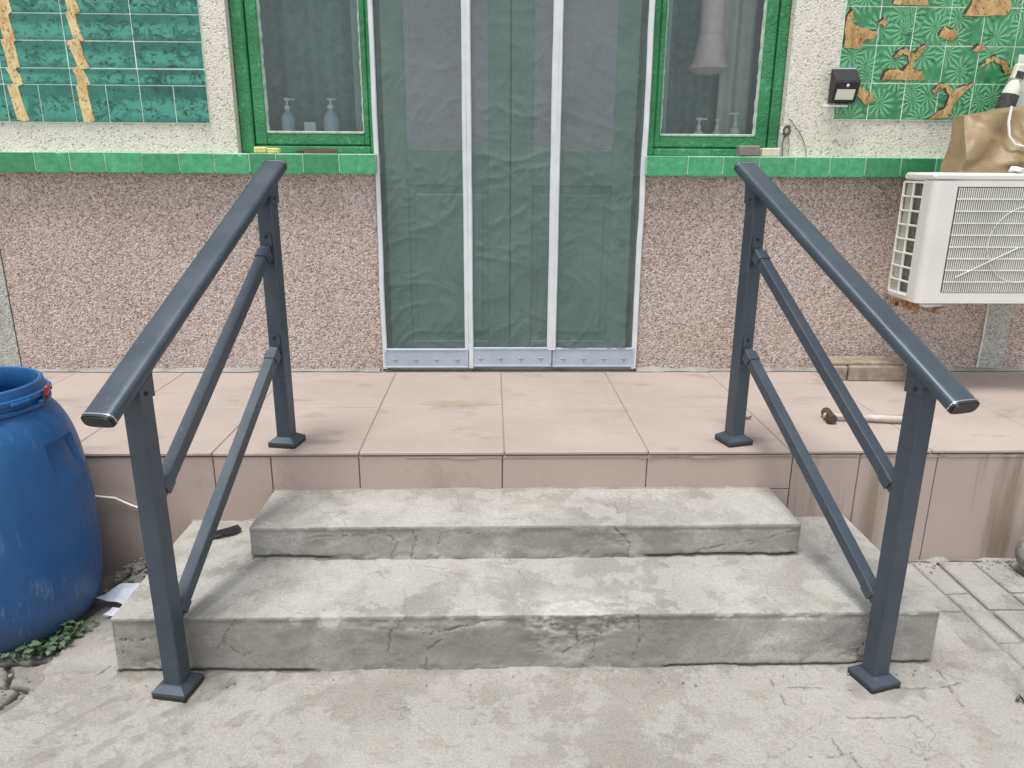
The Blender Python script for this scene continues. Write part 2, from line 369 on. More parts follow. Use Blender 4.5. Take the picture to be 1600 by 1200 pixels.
M['kick2'] = simple('grey_blue_relief', (.33, .385, .45), .4, var=.1, scale=9)
M['doorpaint'] = simple('grey_green_door_paint', (.20, .36, .305), .5, var=.15, scale=6)
M['doorglass'] = simple('frosted_mauve_glass', (.42, .42, .50), .35, var=.1, scale=40)
M['room'] = simple('room_plaster', (.20, .27, .27), .9, var=.1, scale=4)
M['curtain'] = simple('pale_curtain', (.62, .66, .62), .9, var=.12, scale=14)
M['teal'] = simple('dark_teal_curtain', (.13, .235, .23), .9, var=.25, scale=30)
M['shade'] = simple('pale_pink_shade', (.84, .64, .63), .5, var=.06)
def glass_mat():
    t = NT('dusty_window_glass'); tr = t.n.new('ShaderNodeBsdfTransparent'); tr.inputs[0].default_value = (.92, .96, .955, 1)
    g = t.n.new('ShaderNodeBsdfGlossy'); g.inputs['Roughness'].default_value = .03; g.inputs['Color'].default_value = (1, 1, 1, 1)
    fr = t.n.new('ShaderNodeFresnel'); fr.inputs[0].default_value = 1.5
    m1 = t.n.new('ShaderNodeMixShader'); t.lk(fr.outputs[0], m1.inputs[0]); t.lk(tr.outputs[0], m1.inputs[1]); t.lk(g.outputs[0], m1.inputs[2])
    d = t.n.new('ShaderNodeBsdfDiffuse'); d.inputs[0].default_value = (.42, .47, .45, 1)
    m2 = t.n.new('ShaderNodeMixShader'); t.setv(m2.inputs[0], t.ramp(t.noise(6, 7, .7), [(.35, .0), (.75, .035)])); t.lk(m1.outputs[0], m2.inputs[1]); t.lk(d.outputs[0], m2.inputs[2])
    return t.done(m2.outputs[0])
M['glass'] = glass_mat()
def clear_plastic(name, c, a):
    t = NT(name); tr = t.n.new('ShaderNodeBsdfTransparent'); tr.inputs[0].default_value = (*c, 1)
    d = t.pbsdf(c, .12, 0, None, .6); m1 = t.n.new('ShaderNodeMixShader'); m1.inputs[0].default_value = a
    t.lk(tr.outputs[0], m1.inputs[1]); t.lk(d, m1.inputs[2]); return t.done(m1.outputs[0])
M['bottle'] = clear_plastic('clear_blue_bottle', (.62, .78, .90), .6)
M['white'] = simple('white_plastic', (.74, .75, .74), .4, var=.05)
M['acwhite'] = simple('aged_white_enamel', (.72, .71, .67), .38, var=.05, scale=5)
M['acgrille'] = simple('ivory_grille_plastic', (.76, .76, .71), .5, var=.08, scale=9)
M['fin'] = simple('heat_exchanger_fins', (.20, .20, .18), .6, .3, var=.3, scale=60)
def rust_mat():
    t = NT('rusty_steel'); n = t.noise(30, 7, .75)
    c = t.ramp(n, [(.3, (.09, .045, .025)), (.44, (.26, .13, .06)), (.54, (.42, .27, .15)), (.66, (.62, .56, .48))])
    return t.done(t.pbsdf(c, .85, 0, t.bump(n, .5, .006), .3))
M['rust'] = rust_mat()
def paper_mat():
    t = NT('kraft_paper'); n = t.noise(8, 6, .7); f = t.noise(120, 3)
    c = t.mix(t.ramp(n, [(.3, 0.0), (.7, 1.0)]), (.22, .15, .082), (.33, .235, .13)); c = t.mix(.15, c, t.ramp(f, [(.3, .2), (.7, .8)]), 'OVERLAY')
    return t.done(t.pbsdf(c, .47, 0, t.bump(n, .2, .01), .4))
M['kraft'] = paper_mat()
M['cord'] = simple('white_cord', (.78, .76, .72), .8)
M['wood'] = simple('weathered_board', (.30, .245, .185), .9, var=.35, scale=25, bump=.4)
M['woodlight'] = simple('pale_wood_handle', (.52, .46, .39), .7, var=.25, scale=30, bump=.2)
M['brown'] = simple('brown_wood', (.12, .075, .055), .5, var=.25)
M['iron'] = simple('rusty_hammer_head', (.085, .065, .055), .7, .4, var=.4, scale=50, bump=.4)
M['sponge'] = simple('yellow_sponge', (.72, .66, .26), .95, var=.15, scale=90, bump=.5)
M['tin'] = simple('dull_brown_tin', (.26, .22, .20), .5, .2, var=.2)
M['cream'] = simple('cream_block', (.70, .61, .47), .8, var=.1)
M['paperw'] = simple('bluish_white_paper', (.60, .65, .74), .7, var=.12, scale=14)
M['leaf'] = simple('weed_leaf', (.10, .155, .085), .6, var=.4, scale=40)
M['leafd'] = simple('dry_leaf', (.20, .075, .035), .8, var=.3)
M['stone'] = simple('rubble_stone', (.24, .23, .21), .95, var=.4, scale=35, bump=.6)
M['panel'] = simple('pale_solar_panel', (.80, .77, .66), .35, var=.04)
M['wire'] = simple('thin_dark_wire', (.12, .11, .09), .6)

# ================================================================== THE SETTING
YP, ZP, YW = 2.399, .436, 3.466        # porch front, porch top, house wall
X0S, X1S = -1.058, 1.273               # lower step
H1, H2, Y1, Y2 = .181, .296, 1.804, 2.117
jit = np.random.RandomState(3)
def wiggle(line, amp=.006, n=7):
    """turn a coarse 3-D polyline into a jagged one"""
    out = []
    for a, b in zip(line[:-1], line[1:]):
        a = np.array(a, float); b = np.array(b, float)
        for k in range(n): out.append(a + (b - a) * k / n + (jit.rand(3) - .5) * amp * (np.abs(b - a) > -1) * (0 if k == 0 else 1))
    out.append(np.array(line[-1], float)); return out

# ---- ground: one sheet, finely meshed where the photograph looks
def axis(lo, hi, step, far):
    d = np.arange(lo, hi + 1e-6, step); k = np.geomspace(.05, far, 22)
    return np.concatenate([lo - k[::-1], d, hi + k])
gx = axis(-1.75, 2.15, .0042, 150); gy = axis(1.28, 2.42, .0042, 150)
GX, GY = np.meshgrid(gx, gy, indexing='ij'); G = np.stack([GX.ravel(), GY.ravel(), np.zeros(GX.size)], 1)
gl = [[(.779,1.811),(.785,1.715),(.789,1.651)],[(.785,1.715),(.872,1.719),(.992,1.703)],[(1.102,1.709),(1.19,1.705),(1.263,1.712),(1.311,1.724)],
      [(1.283,1.802),(1.276,1.733),(1.27,1.711),(1.261,1.63)],[(.933,1.598),(1.025,1.594),(1.115,1.601)],[(1.115,1.601),(1.128,1.55)],
      [(.776,1.464),(.832,1.465),(.885,1.477)],[(.881,1.468),(.887,1.432)],[(.857,1.522),(.862,1.479)],[(-1.1,1.845),(-1.115,1.803)],
      [(1.056,1.453),(1.105,1.468)]]
gw = [[(-1.33,1.69),(-1.314,1.728),(-1.319,1.78),(-1.285,1.766)],[(-1.375,1.781),(-1.319,1.78)],[(-1.435,1.88),(-1.364,1.884),(-1.313,1.892)],
      [(-1.363,1.794),(-1.389,1.85),(-1.425,1.88)],[(-1.6,1.70),(-1.45,1.74),(-1.375,1.781)]]
f3 = lambda ls: [wiggle([(a, b, 0) for a, b in l]) for l in ls]
core = (G[:, 0] > -1.9) & (G[:, 0] < 2.3) & (G[:, 1] > 1.1) & (G[:, 1] < 2.6)
dz = np.zeros(len(G)); crack = np.zeros(len(G)); dirt_shade = np.zeros(len(G)); chip = np.zeros(len(G))
Pc = G[core]
n1 = fbm(Pc, 1.3, 3, 1) - .5; n2 = fbm(Pc, 9, 4, 2) - .5; n3 = fbm(Pc, 55, 3, 3) - .5
pv = sstep(1.43, 1.47, Pc[:, 0] + .05 * (fbm(Pc, 12, 3, 91) - .5)) * sstep(1.70, 1.76, Pc[:, 1] + .16 * (fbm(Pc, 9, 3, 92) - .5))
z = n1 * .008 + n2 * .004 + n3 * .0025 - pv * .006
edge = -1.272 + (fbm(Pc * [0, 1, 1], 14, 3, 9) - .5) * .05              # edge of the cement apron
lf = sstep(0, .012, edge - Pc[:, 0])
z = z - lf * (.014 + .012 * fbm(Pc, 20, 3, 11))
heap = sstep(.20, 0, np.hypot((Pc[:, 0] + 1.17) * 1.2, (Pc[:, 1] - 2.36) * .9)); z = z + heap * (.045 + .04 * (fbm(Pc, 26, 4, 12) - .5))
foot = sstep(.045, 0, Y1 - Pc[:, 1]) * (Pc[:, 0] > X0S) * (Pc[:, 0] < X1S); z = z + foot * .010 * fbm(Pc, 12, 3, 14)   # cement smeared against the step
d1 = seg_dist(Pc, f3(gl)); d2 = seg_dist(Pc, f3(gw)); k1 = sstep(.0042, .0012, d1); k2 = sstep(.010, .004, d2)
worn = fbm(Pc, 30, 3, 21)
k1 = k1 * sstep(.32, .5, worn)
z = z - k1 * .004 - k2 * .014 + sstep(.03, .006, d1) * .0015
pit = sstep(.70, .80, fbm(Pc, 38, 3, 31)); z = z - pit * .003
dz[core] = z; crack[core] = np.clip(k1 * .6 + k2 * .95, 0, 1)
dirt_shade[core] = np.clip(pv * .7 + lf * (.35 + .5 * fbm(Pc, 8, 4, 41)) + heap * .75 + pit * .25
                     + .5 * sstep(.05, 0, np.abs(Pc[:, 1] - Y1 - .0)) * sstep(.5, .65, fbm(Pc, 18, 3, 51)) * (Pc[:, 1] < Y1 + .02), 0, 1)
foot_shade = np.zeros(len(Pc))  # contact shade round the front post feet, painted into the ground colour
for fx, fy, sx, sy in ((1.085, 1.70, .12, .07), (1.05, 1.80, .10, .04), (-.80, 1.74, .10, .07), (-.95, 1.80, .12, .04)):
    foot_shade = np.maximum(foot_shade, sstep(1.0, .1, ((Pc[:, 0] - fx) / sx) ** 2 + ((Pc[:, 1] - fy) / sy) ** 2 + (fbm(Pc, 22, 4, 93) - .5) * 2.2) * .6)
rot_ = np.stack([(Pc[:, 0] - Pc[:, 1]) * 1.6, (Pc[:, 0] + Pc[:, 1]) * .6, Pc[:, 2]], 1)
streak = .45 * sstep(.60, .70, fbm(rot_, 12, 4, 95)) * sstep(-.2, -.7, Pc[:, 0])
dirt_shade[core] = np.clip(dirt_shade[core] + foot_shade + streak, 0, 1)
G[:, 2] = dz
ground = put('ground', np_mesh('ground', G, gridf(len(gx), len(gy)), M['ground'], {'crack': crack, 'dirt_shade': dirt_shade, 'chip': chip})); tag(ground, kind='structure')

# ---- worn paving bricks beside the steps, each its own piece of the ground
M['paver'] = concrete('paver_stone', (.20, .193, .18), (.275, .267, .25), (.36, .353, .335), (.28, .26, .23), 7)
cols_x = [(1.435, 1.535), (1.541, 1.622), (1.630, 1.758), (1.768, 1.885), (1.893, 2.01), (2.018, 2.135), (2.143, 2.26), (2.268, 2.39)]
for ci, (xa, xb) in enumerate(cols_x):
    y = YP - .012; lens = [.312, .20, .24]
    if ci % 2: lens = [.21, .27, .20]
    for k, L in enumerate(lens):
        ya = y - L
        if k > 2: break
        mb = MB(); pr = .003 + .003 * rnd.random() if ci > 1 else .0015
        jj = lambda: (rnd.random() - .5) * .008
        mb.cbox(xa + .001, xb - .001, ya + .005, y - .005, -.05, pr, .005)
        tw = [(jj(), jj()) for _ in range(4)]
        vv = []
        for (px, py, pz) in mb.v:
            s_ = (1 if px > (xa + xb) / 2 else 0) + (2 if py > (ya + y) / 2 else 0); vv.append((px + tw[s_][0], py + tw[s_][1], pz + tw[s_][0] * .3))
        mb.v = vv; mb.build('paving_brick', M['paver'], ground); y = ya

# ---- concrete steps
def rbox(x0, x1, y0, y1, z0, z1, step, r):
    """outer faces (top, front, two sides) of a rounded block, as points with normals"""
    lo = np.array([x0, y0, z0]); hi = np.array([x1, y1, z1]); Vs = []; Fs = []; off = 0
    def ax(a, b): return np.linspace(a, b, max(2, int(round((b - a) / step)) + 1))
    X, Y, Z = ax(x0, x1), ax(y0, y1), ax(z0, z1)
    def face(A, B, mk, flip):
        nonlocal off
        a, b = np.meshgrid(A, B, indexing='ij'); Vs.append(mk(a.ravel(), b.ravel())); F = gridf(len(A), len(B), off)
        Fs.append(F[:, ::-1] if flip else F); off += len(A) * len(B)
    o = lambda a, v: np.full_like(a, v)
    face(X, Y, lambda a, b: np.stack([a, b, o(a, z1)], 1), False)
    face(X, Z, lambda a, b: np.stack([a, o(a, y0), b], 1), False)
    face(Y, Z, lambda a, b: np.stack([o(a, x0), a, b], 1), True)
    face(Y, Z, lambda a, b: np.stack([o(a, x1), a, b], 1), False)
    P = np.concatenate(Vs); F = np.concatenate(Fs)
    rr = np.array([r, r, r]); ilo = lo + rr; ihi = hi - rr; ihi[1] = hi[1] + 1; ilo[2] = lo[2] - 1
    inner = np.clip(P, ilo, ihi); d = P - inner; L = np.linalg.norm(d, axis=1, keepdims=True); n = d / np.maximum(L, 1e-9)
    return inner + n * r, n, F
def step_block(name, x0, x1, y0, y1, z0, z1, cracks, spall, label, mat, edge_wear):
    P, n, F = rbox(x0, x1, y0, y1, z0 - .06, z1, .0042, .0045)
    Q = P.copy()
    d = (fbm(P, 2, 2, 61) - .5) * .004 + (fbm(P, 14, 4, 62) - .5) * .0016 + (fbm(P, 70, 3, 63) - .5) * .0018
    de = np.hypot(P[:, 1] - y0, P[:, 2] - z1)
    chipn = sstep(.56, .72, fbm(P * [1, 1, 1], 11, 4, 64)) * sstep(.035, .004, de) * edge_wear
    inw = np.array([0, .75, -.65])
    sp = np.zeros(len(P)); rough = .6 * fbm(P * [1, 1, 2.4], 26, 5, 65) + .4 * fbm(P * [1.0, 1, 1.8], 60, 3, 69)
    for (cx, cz, rx, rz, dep) in spall:          # broken patches of the nose and the face
        e = ((P[:, 0] - cx) / rx) ** 2 + ((P[:, 2] - cz) / rz) ** 2 + (np.maximum(P[:, 1] - y0 - .02, 0) / .07) ** 2
        sp = np.maximum(sp, sstep(1.0, .45, e + (rough - .5) * 1.3) * dep)
    lip = .0045 * sstep(.010, .017, z1 - P[:, 2]) * (n[:, 1] < -.5) * sstep(.30, .5, fbm(P, 6, 3, 71)); d = d - lip
    ck = [wiggle(c, .010) for c in cracks]; dc = seg_dist(P, ck); kc = sstep(.0036, .0006, dc) * np.where(n[:, 2] > .6, .25, .35 + .5 * fbm(P, 7, 2, 79)) * sstep(.20, .34, fbm(P, 16, 3, 66))
    gl_ = z0 + .006 + .012 * (fbm(P * [1, 0, 0], 5, 3, 73) - .3); gap = sstep(.006, .001, np.abs(P[:, 2] - gl_)) * (n[:, 1] < -.5) * sstep(.40, .52, fbm(P * [1, 0, 0], 3, 3, 74))
    base = sstep(.05, .0, P[:, 2] - z0) * sstep(.42, .6, fbm(P, 13, 4, 67)) * (np.abs(n[:, 2]) < .5)
    Q = Q + n * (d - kc * .004 + base * .006 - gap * .012)[:, None] + inw[None, :] * (chipn * .011 + sp * (.007 + (rough - .5) * .030))[:, None]
    bru = sstep(1.0, .2, ((P[:, 0] - .22) / .12) ** 2 + (np.maximum(P[:, 1] - y0, 0) / .075) ** 2 + (rough - .5) * 1.6) * (n[:, 2] > .3) * (1 if z0 == 0 else 0)
    chip = np.clip(sp * sstep(.46, .60, rough) * .8 + chipn * .35 + bru, 0, 1)
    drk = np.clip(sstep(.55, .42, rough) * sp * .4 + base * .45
                  + .52 * sstep(.36, .56, fbm(P * [1, 1, .55], 4.5, 5, 68)) * (n[:, 1] < -.5), 0, 1)  # patchy riser stains that also paint the front faces' shade
    o = put(name, np_mesh(name, Q, F, mat, {'crack': np.maximum(kc, gap * .9), 'dirt_shade': drk, 'chip': chip}))
    return tag(o, label, 'step')
lr = [[(-.774,.081),(-.738,.139),(-.755,.096),(-.702,.057),(-.683,.066)],[(-.738,.139),(-.713,.172)],[(-.243,.175),(-.284,.136),(-.299,.063)],
      [(-1.036,.068),(-1.039,.114),(-1.008,.107),(-.945,.113)],[(.2,.052),(.245,.094),(.308,.118),(.351,.164)],[(.404,.179),(.418,.096),(.403,.028)],
      [(.245,.092),(.235,.13),(.162,.151)],[(-.194,.019),(-.185,.072),(-.145,.103)],[(-.018,.165),(-.126,.134),(-.198,.124)],[(1.069,.077),(1.052,.045),(1.076,.001)],[(.291,.087),(.283,.034)]]
ur = [[(-.649,.197),(-.595,.255),(-.464,.263),(-.359,.269)],[(-.362,.289),(-.327,.262),(-.3,.235),(-.322,.194)],[(-.252,.284),(-.243,.246),(-.261,.185)],
      [(-.161,.274),(-.174,.234)],[(-.04,.269),(-.162,.272)],[(.838,.235),(.826,.207),(.855,.185)],[(.386,.29),(.44,.229),(.433,.185)],[(.679,.209),(.781,.226),(.963,.27)]]
lt = [[(-.261,2.072),(-.262,1.944),(-.241,1.81)],[(.372,1.81),(.393,1.916),(.37,1.987)],[(.543,1.931),(.554,2.002),(.621,2.047)],[(-.69,1.81),(-.685,1.91),(-.637,1.992),(-.562,2.002)],
      [(-.241,2.072),(-.137,2.013),(-.094,1.924)],[(.203,2.084),(.214,1.989),(.245,1.918),(.354,1.883)]]
ut = [[(.031,2.12),(.043,2.238),(.023,2.391)],[(.417,2.386),(.411,2.21),(.437,2.118)],[(-.143,2.149),(-.105,2.217),(-.122,2.366)],[(-.583,2.124),(-.555,2.177)]]
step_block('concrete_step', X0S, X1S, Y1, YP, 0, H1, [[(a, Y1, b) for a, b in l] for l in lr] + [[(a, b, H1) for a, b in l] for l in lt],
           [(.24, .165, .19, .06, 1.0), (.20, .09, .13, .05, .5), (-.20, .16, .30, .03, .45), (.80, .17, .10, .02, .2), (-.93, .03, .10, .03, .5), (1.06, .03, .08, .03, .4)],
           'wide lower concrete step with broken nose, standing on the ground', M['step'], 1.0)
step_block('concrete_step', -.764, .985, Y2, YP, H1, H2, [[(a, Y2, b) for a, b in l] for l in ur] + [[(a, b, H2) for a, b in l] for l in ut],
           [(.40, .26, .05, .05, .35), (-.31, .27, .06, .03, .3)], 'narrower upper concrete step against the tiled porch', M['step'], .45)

# ---- porch: core with floor tiles and riser tiles
porch = thing('porch', (0, YP, 0), 'raised porch paved and faced with pale pink tiles', 'porch')
mb = MB(); mb.box(-4.0, 4.2, YP + .010, YW + .3, -.2, ZP - .003); mb.build('porch_core', M['groutd'], porch)
def tile_mesh(name, wx, wy, th, m, b=.002):
    mb = MB(); mb.cbox(-wx/2, wx/2, -wy/2, wy/2, -th, 0, b); return mb.mesh(name, m)
TX = -.461; T = .502
tm = tile_mesh('floor_tile', T - .0035, .499, .011, M['ptile']); tm2 = tile_mesh('floor_tile_back', T - .0035, .53, .011, M['ptile'])
for k in range(-6, 9):
    for row in range(2):
        cy = (YP - .006 + .25) if row == 0 else (YP + .497 + .2665)
        put('floor_tile', tm if row == 0 else tm2, porch, (TX + (k + .5) * T, cy, ZP + (rnd.random() - .5) * .0015), (R(rnd.uniform(-.08, .08)), R(rnd.uniform(-.08, .08)), 0))
def bead(name, xa, xb, y, z, hmax, dmax, seed, parent, m, th=.35):
    """ragged run of mortar lying in the angle of a floor at z and a face at y"""
    xs = np.arange(xa, xb, .008); q = np.clip((fbm(np.stack([xs, xs * 0, xs * 0], 1), 11, 4, seed) - th) * 2.2, .06, 1); mb = MB()
    for x, k in zip(xs, q): mb.v += [(x, y - dmax * k, z - .002), (x, y - dmax * k * .55, z + hmax * k * .8), (x, y + .006, z + hmax * k * 1.25)]
    for i in range(len(xs) - 1):
        for k in range(2): mb.f.append((3*i + k, 3*i + 3 + k, 3*i + 4 + k, 3*i + 1 + k))
    return mb.build(name, m, parent, 70)
bead('mortar_bead', -.77, .985, YP - .002, H2, .005, .012, 5, porch, M['cement']); bead('mortar_bead', -1.06, -.77, YP - .002, H1, .014, .02, 6, porch, M['cement']); bead('mortar_bead', .99, 1.27, YP - .002, H1, .014, .02, 7, porch, M['cement'])
bead('mortar_bead', 1.28, 2.6, YP - .002, 0, .016, .03, 8, porch, M['cement'])
bead('mortar_bead', -.3, 2.6, YP - .003, ZP - .0235, .006, .0035, 9, porch, M['groutd'], .45)
def riser(xa, xb, za, zb, m):
    mb = MB(); mb.cbox(xa + .0018, xb - .0018, YP - .002 + rnd.random() * .0015, YP + .009, za + .0018, zb - .0018, .0016); mb.build('riser_tile', m, porch)
zt = ZP - .0145
for xa, xb in ((-2.48, -1.98), (-1.98, -1.475), (-1.475, -.963), (-.963, -.766)): riser(xa, xb, -.1, zt, M['rtile'])
for xa, xb in ((-.766, -.463), (-.463, .034), (.034, .541), (.541, 1.056)): riser(xa, xb, .289, zt, M['rtile']); riser(xa, xb, -.1, .289, M['rtile'])
for xa, xb in ((1.056, 1.295), (1.295, 1.574), (1.574, 2.09), (2.09, 2.6), (2.6, 3.1)): riser(xa, xb, -.1, zt, M['stile'])

# ================================================================== THE HOUSE
house = thing('house', (0, YW, ZP), 'house front of pebbledash walls with green windows and tiled panels', 'house')
DL, DR = -.522, .688
def wallbox(name, m, x0, x1, z0, z1, y0=YW, y1=YW + .24):
    mb = MB(); mb.box(x0, x1, y0, y1, z0, z1); return mb.build(name, m, house)
ZL0, ZL1 = 1.348, 1.434                 # green ledge
wallbox('lower_wall', M['pink'], -2.238, DL - .004, .30, ZL0 + .03)
wallbox('lower_wall', M['pink'], DR + .006, 2.388, .30, ZL0 + .03)
wallbox('lower_wall', M['pink'], 2.514, 4.2, .30, ZL0 + .03)
wallbox('pilaster', M['greyp'], 2.391, 2.511, .30, ZL0 + .03, YW - .004)
wallbox('pilaster', M['greyp'], -4.0, -2.243, .30, ZL0 + .03, YW - .003)
wallbox('upper_wall', M['beige'], -4.0, -1.124, ZL1 - .03, 3.0)
wallbox('upper_wall', M['beige'], 1.302, 4.2, ZL1 - .03, 3.0)
wallbox('lintel', M['beige'], -1.124, 1.302, 2.42, 3.0)
tag(MB().tube([(2.383, YW - .006, .45), (2.386, YW - .006, .60), (2.381, YW - .007, .78), (2.39, YW - .03, .86)], .0045, 6).build('wall_cable', M['cord'], None, 50), 'thin white cable running up the wall beside the grey pilaster', 'cable')
# cement fillet along the foot of the wall
for xa, xb in ((-4, DL - .01), (DR + .01, 4.2)):
    xs = np.arange(xa, xb, .02); mb = MB(); n = len(xs)
    for i, x in enumerate(xs):
        q = fbm(np.array([[x, 0, 0]]), 9, 3, 5)[0]; hh = .004 + .010 * q; dd = .006 + .034 * q
        mb.v += [(x, YW - dd, ZP), (x, YW - dd * .5, ZP + hh * .8), (x, YW + .002, ZP + hh * 1.5)]
    for i in range(n - 1):
        for k in range(2): mb.f.append((3*i + k, 3*i + 3 + k, 3*i + 4 + k, 3*i + 1 + k))
    mb.build('cement_fillet', M['cement'], house, 60)
# green tiled ledge under the windows
YL = YW - .062
for xa, xb, joints in ((-4.0, DL + .012, [-2.60, -2.445, -2.29, -2.14, -1.985, -1.834, -1.683, -1.526, -1.366, -1.214, -1.061, -.945, -.828, -.671, DL + .012]),
                       (DR - .004, 4.2, [DR - .004, .869, 1.026, 1.189, 1.35, 1.506, 1.667, 1.827, 1.985, 2.14, 2.30, 2.455, 2.61])):
    mb = MB(); mb.cbox(xa, xb, YL + .0018, YW + .12, ZL0 + .006, ZL1 - .004, .003); led = mb.build('window_ledge', M['ledgetop'], house)
    for a, b in zip(joints[:-1], joints[1:]):
        mb = MB(); dzz = rnd.uniform(-.0015, .0015)
        mb.cbox(a + .0020, b - .0020, YL - .0006 + rnd.uniform(-.001, .001), YL + .010, ZL0 + dzz, ZL1 - .002 + dzz, .002); mb.build('ledge_tile', M['ledge'], led)
    jx = [xa] + joints if xa < joints[0] - .01 else joints
    for a, b in zip(joints[:-1], joints[1:]):
        mb = MB(); mb.cbox(a + .0012, b - .0012, YL + .0115, YW - .002, ZL1 - .008, ZL1 + rnd.uniform(0, .001), .002); mb.build('ledge_tile', M['ledgetop'], led)
# glazed tile panels
def panel(xa, xb, za, zb, label, rows, m, colw, split=None):
    mb = MB(); mb.cbox(xa, xb, YW - .0068, YW + .02, za, zb, .002); p = mb.build('tile_panel', M['grout'], house)
    for ri, (r0, r1) in enumerate(rows):
        cw = split if (split and ri == 0) else colw; x = xb if xa < 0 else xa
        while (x > xa + .02) if xa < 0 else (x < xb - .02):
            a, b = (x - cw, x) if xa < 0 else (x, x + cw); x = a if xa < 0 else b
            mb = MB(); yy = YW - .0085 + rnd.uniform(-.001, .001)
            mb.cbox(max(a, xa) + .0017, min(b, xb) - .0017, yy, YW, r0 + .0021, r1 - .0021, .0016); mb.build('wall_tile', m, p)
    return p
pl = panel(-3.00, -1.232, 1.556, 2.47, '', [(1.558, 1.711), (1.711, 1.777), (1.777, 1.885), (1.885, 1.99), (1.99, 2.095), (2.095, 2.2), (2.2, 2.305), (2.305, 2.41)], M['tprint'], .2865, .1433)
pr = panel(1.517, 3.20, 1.592, 2.47, '', [(1.594, 1.747), (1.747, 1.90), (1.90, 2.053), (2.053, 2.206), (2.206, 2.36)], M['gprint'], .153)
def motif(name, pts, m, p, th=.0115, sub=3):
    """flat picture piece moulded on the tiles: outline (X,Z) with a wobbling edge"""
    out = []
    for i in range(len(pts)):
        a = pts[i]; b = pts[(i + 1) % len(pts)]
        for k in range(sub):
            f = k / sub; out.append((a[0] + (b[0] - a[0]) * f + rnd.uniform(-.005, .005), a[1] + (b[1] - a[1]) * f + rnd.uniform(-.005, .005)))
    ar = sum(out[i][0] * out[(i+1) % len(out)][1] - out[(i+1) % len(out)][0] * out[i][1] for i in range(len(out)))
    if ar < 0: out = out[::-1]
    n = len(out); mb = MB(); mb.v = [(x, YW - th, z) for x, z in out] + [(x, YW - .002, z) for x, z in out]
    mb.f = [tuple(range(n))] + [(i, i + n, (i + 1) % n + n, (i + 1) % n) for i in range(n)]
    return mb.build(name, m, p)
rowsL = [1.558, 1.711, 1.777, 1.885, 1.99, 2.095, 2.2]
for xc in (-2.035, -1.752, -2.322):
    L, Rr = [], []
    for a, b in zip(rowsL[:-1], rowsL[1:]):
        L += [(xc - .018, a + .004), (xc - .036 + rnd.uniform(-.006, .006), b - .006)]; Rr += [(xc + .030, a + .004), (xc + .010 + rnd.uniform(-.006, .008), b - .006)]
    motif('trunk_picture', L + Rr[::-1], M['trunkL'], pl, sub=2)
for pts in ([(1.710,1.761),(1.730,1.80),(1.765,1.805),(1.80,1.80),(1.822,1.828),(1.815,1.86),(1.79,1.868),(1.755,1.85),(1.765,1.875),(1.80,1.893),(1.828,1.862),(1.84,1.868),(1.876,1.905),(1.893,1.898),(1.852,1.845),(1.842,1.806),(1.885,1.795),(1.896,1.762)],
            [(1.945,1.598),(1.985,1.632),(2.02,1.655),(2.022,1.70),(2.0,1.728),(1.96,1.705),(1.945,1.715),(1.985,1.752),(2.012,1.742),(2.035,1.712),(2.09,1.742),(2.13,1.752),(2.085,1.71),(2.055,1.66),(2.03,1.605)],
            [(1.530,1.885),(1.522,2.00),(1.545,2.05),(1.56,1.985),(1.60,1.965),(1.665,1.952),(1.655,1.93),(1.61,1.918),(1.60,1.885)],
            [(1.60,1.745),(1.625,1.728),(1.683,1.70),(1.69,1.668),(1.655,1.660),(1.605,1.695)],
            [(2.03,2.016),(2.06,2.06),(2.06,2.12),(2.10,2.15),(2.20,2.15),(2.235,2.06),(2.215,2.02)],
            [(1.715,2.058),(1.74,2.12),(1.85,2.12),(1.875,2.056)],
            [(1.935,1.935),(1.955,1.975),(2.0,1.965),(2.02,1.945),(2.0,1.925)],
            [(2.145,1.815),(2.165,1.845),(2.205,1.862),(2.255,1.835),(2.285,1.79),(2.262,1.786),(2.235,1.822),(2.20,1.843),(2.172,1.832)],
            [(2.09,1.88),(2.12,1.91),(2.16,1.895),(2.14,1.88)], [(1.665,1.985),(1.69,2.01),(1.705,1.99),(1.69,1.975)]):
    motif('trunk_outline', [(x - .007, z_ + .003) for x, z_ in pts], M['outline'], pr, .0100); motif('trunk_picture', pts, M['trunkR'], pr)

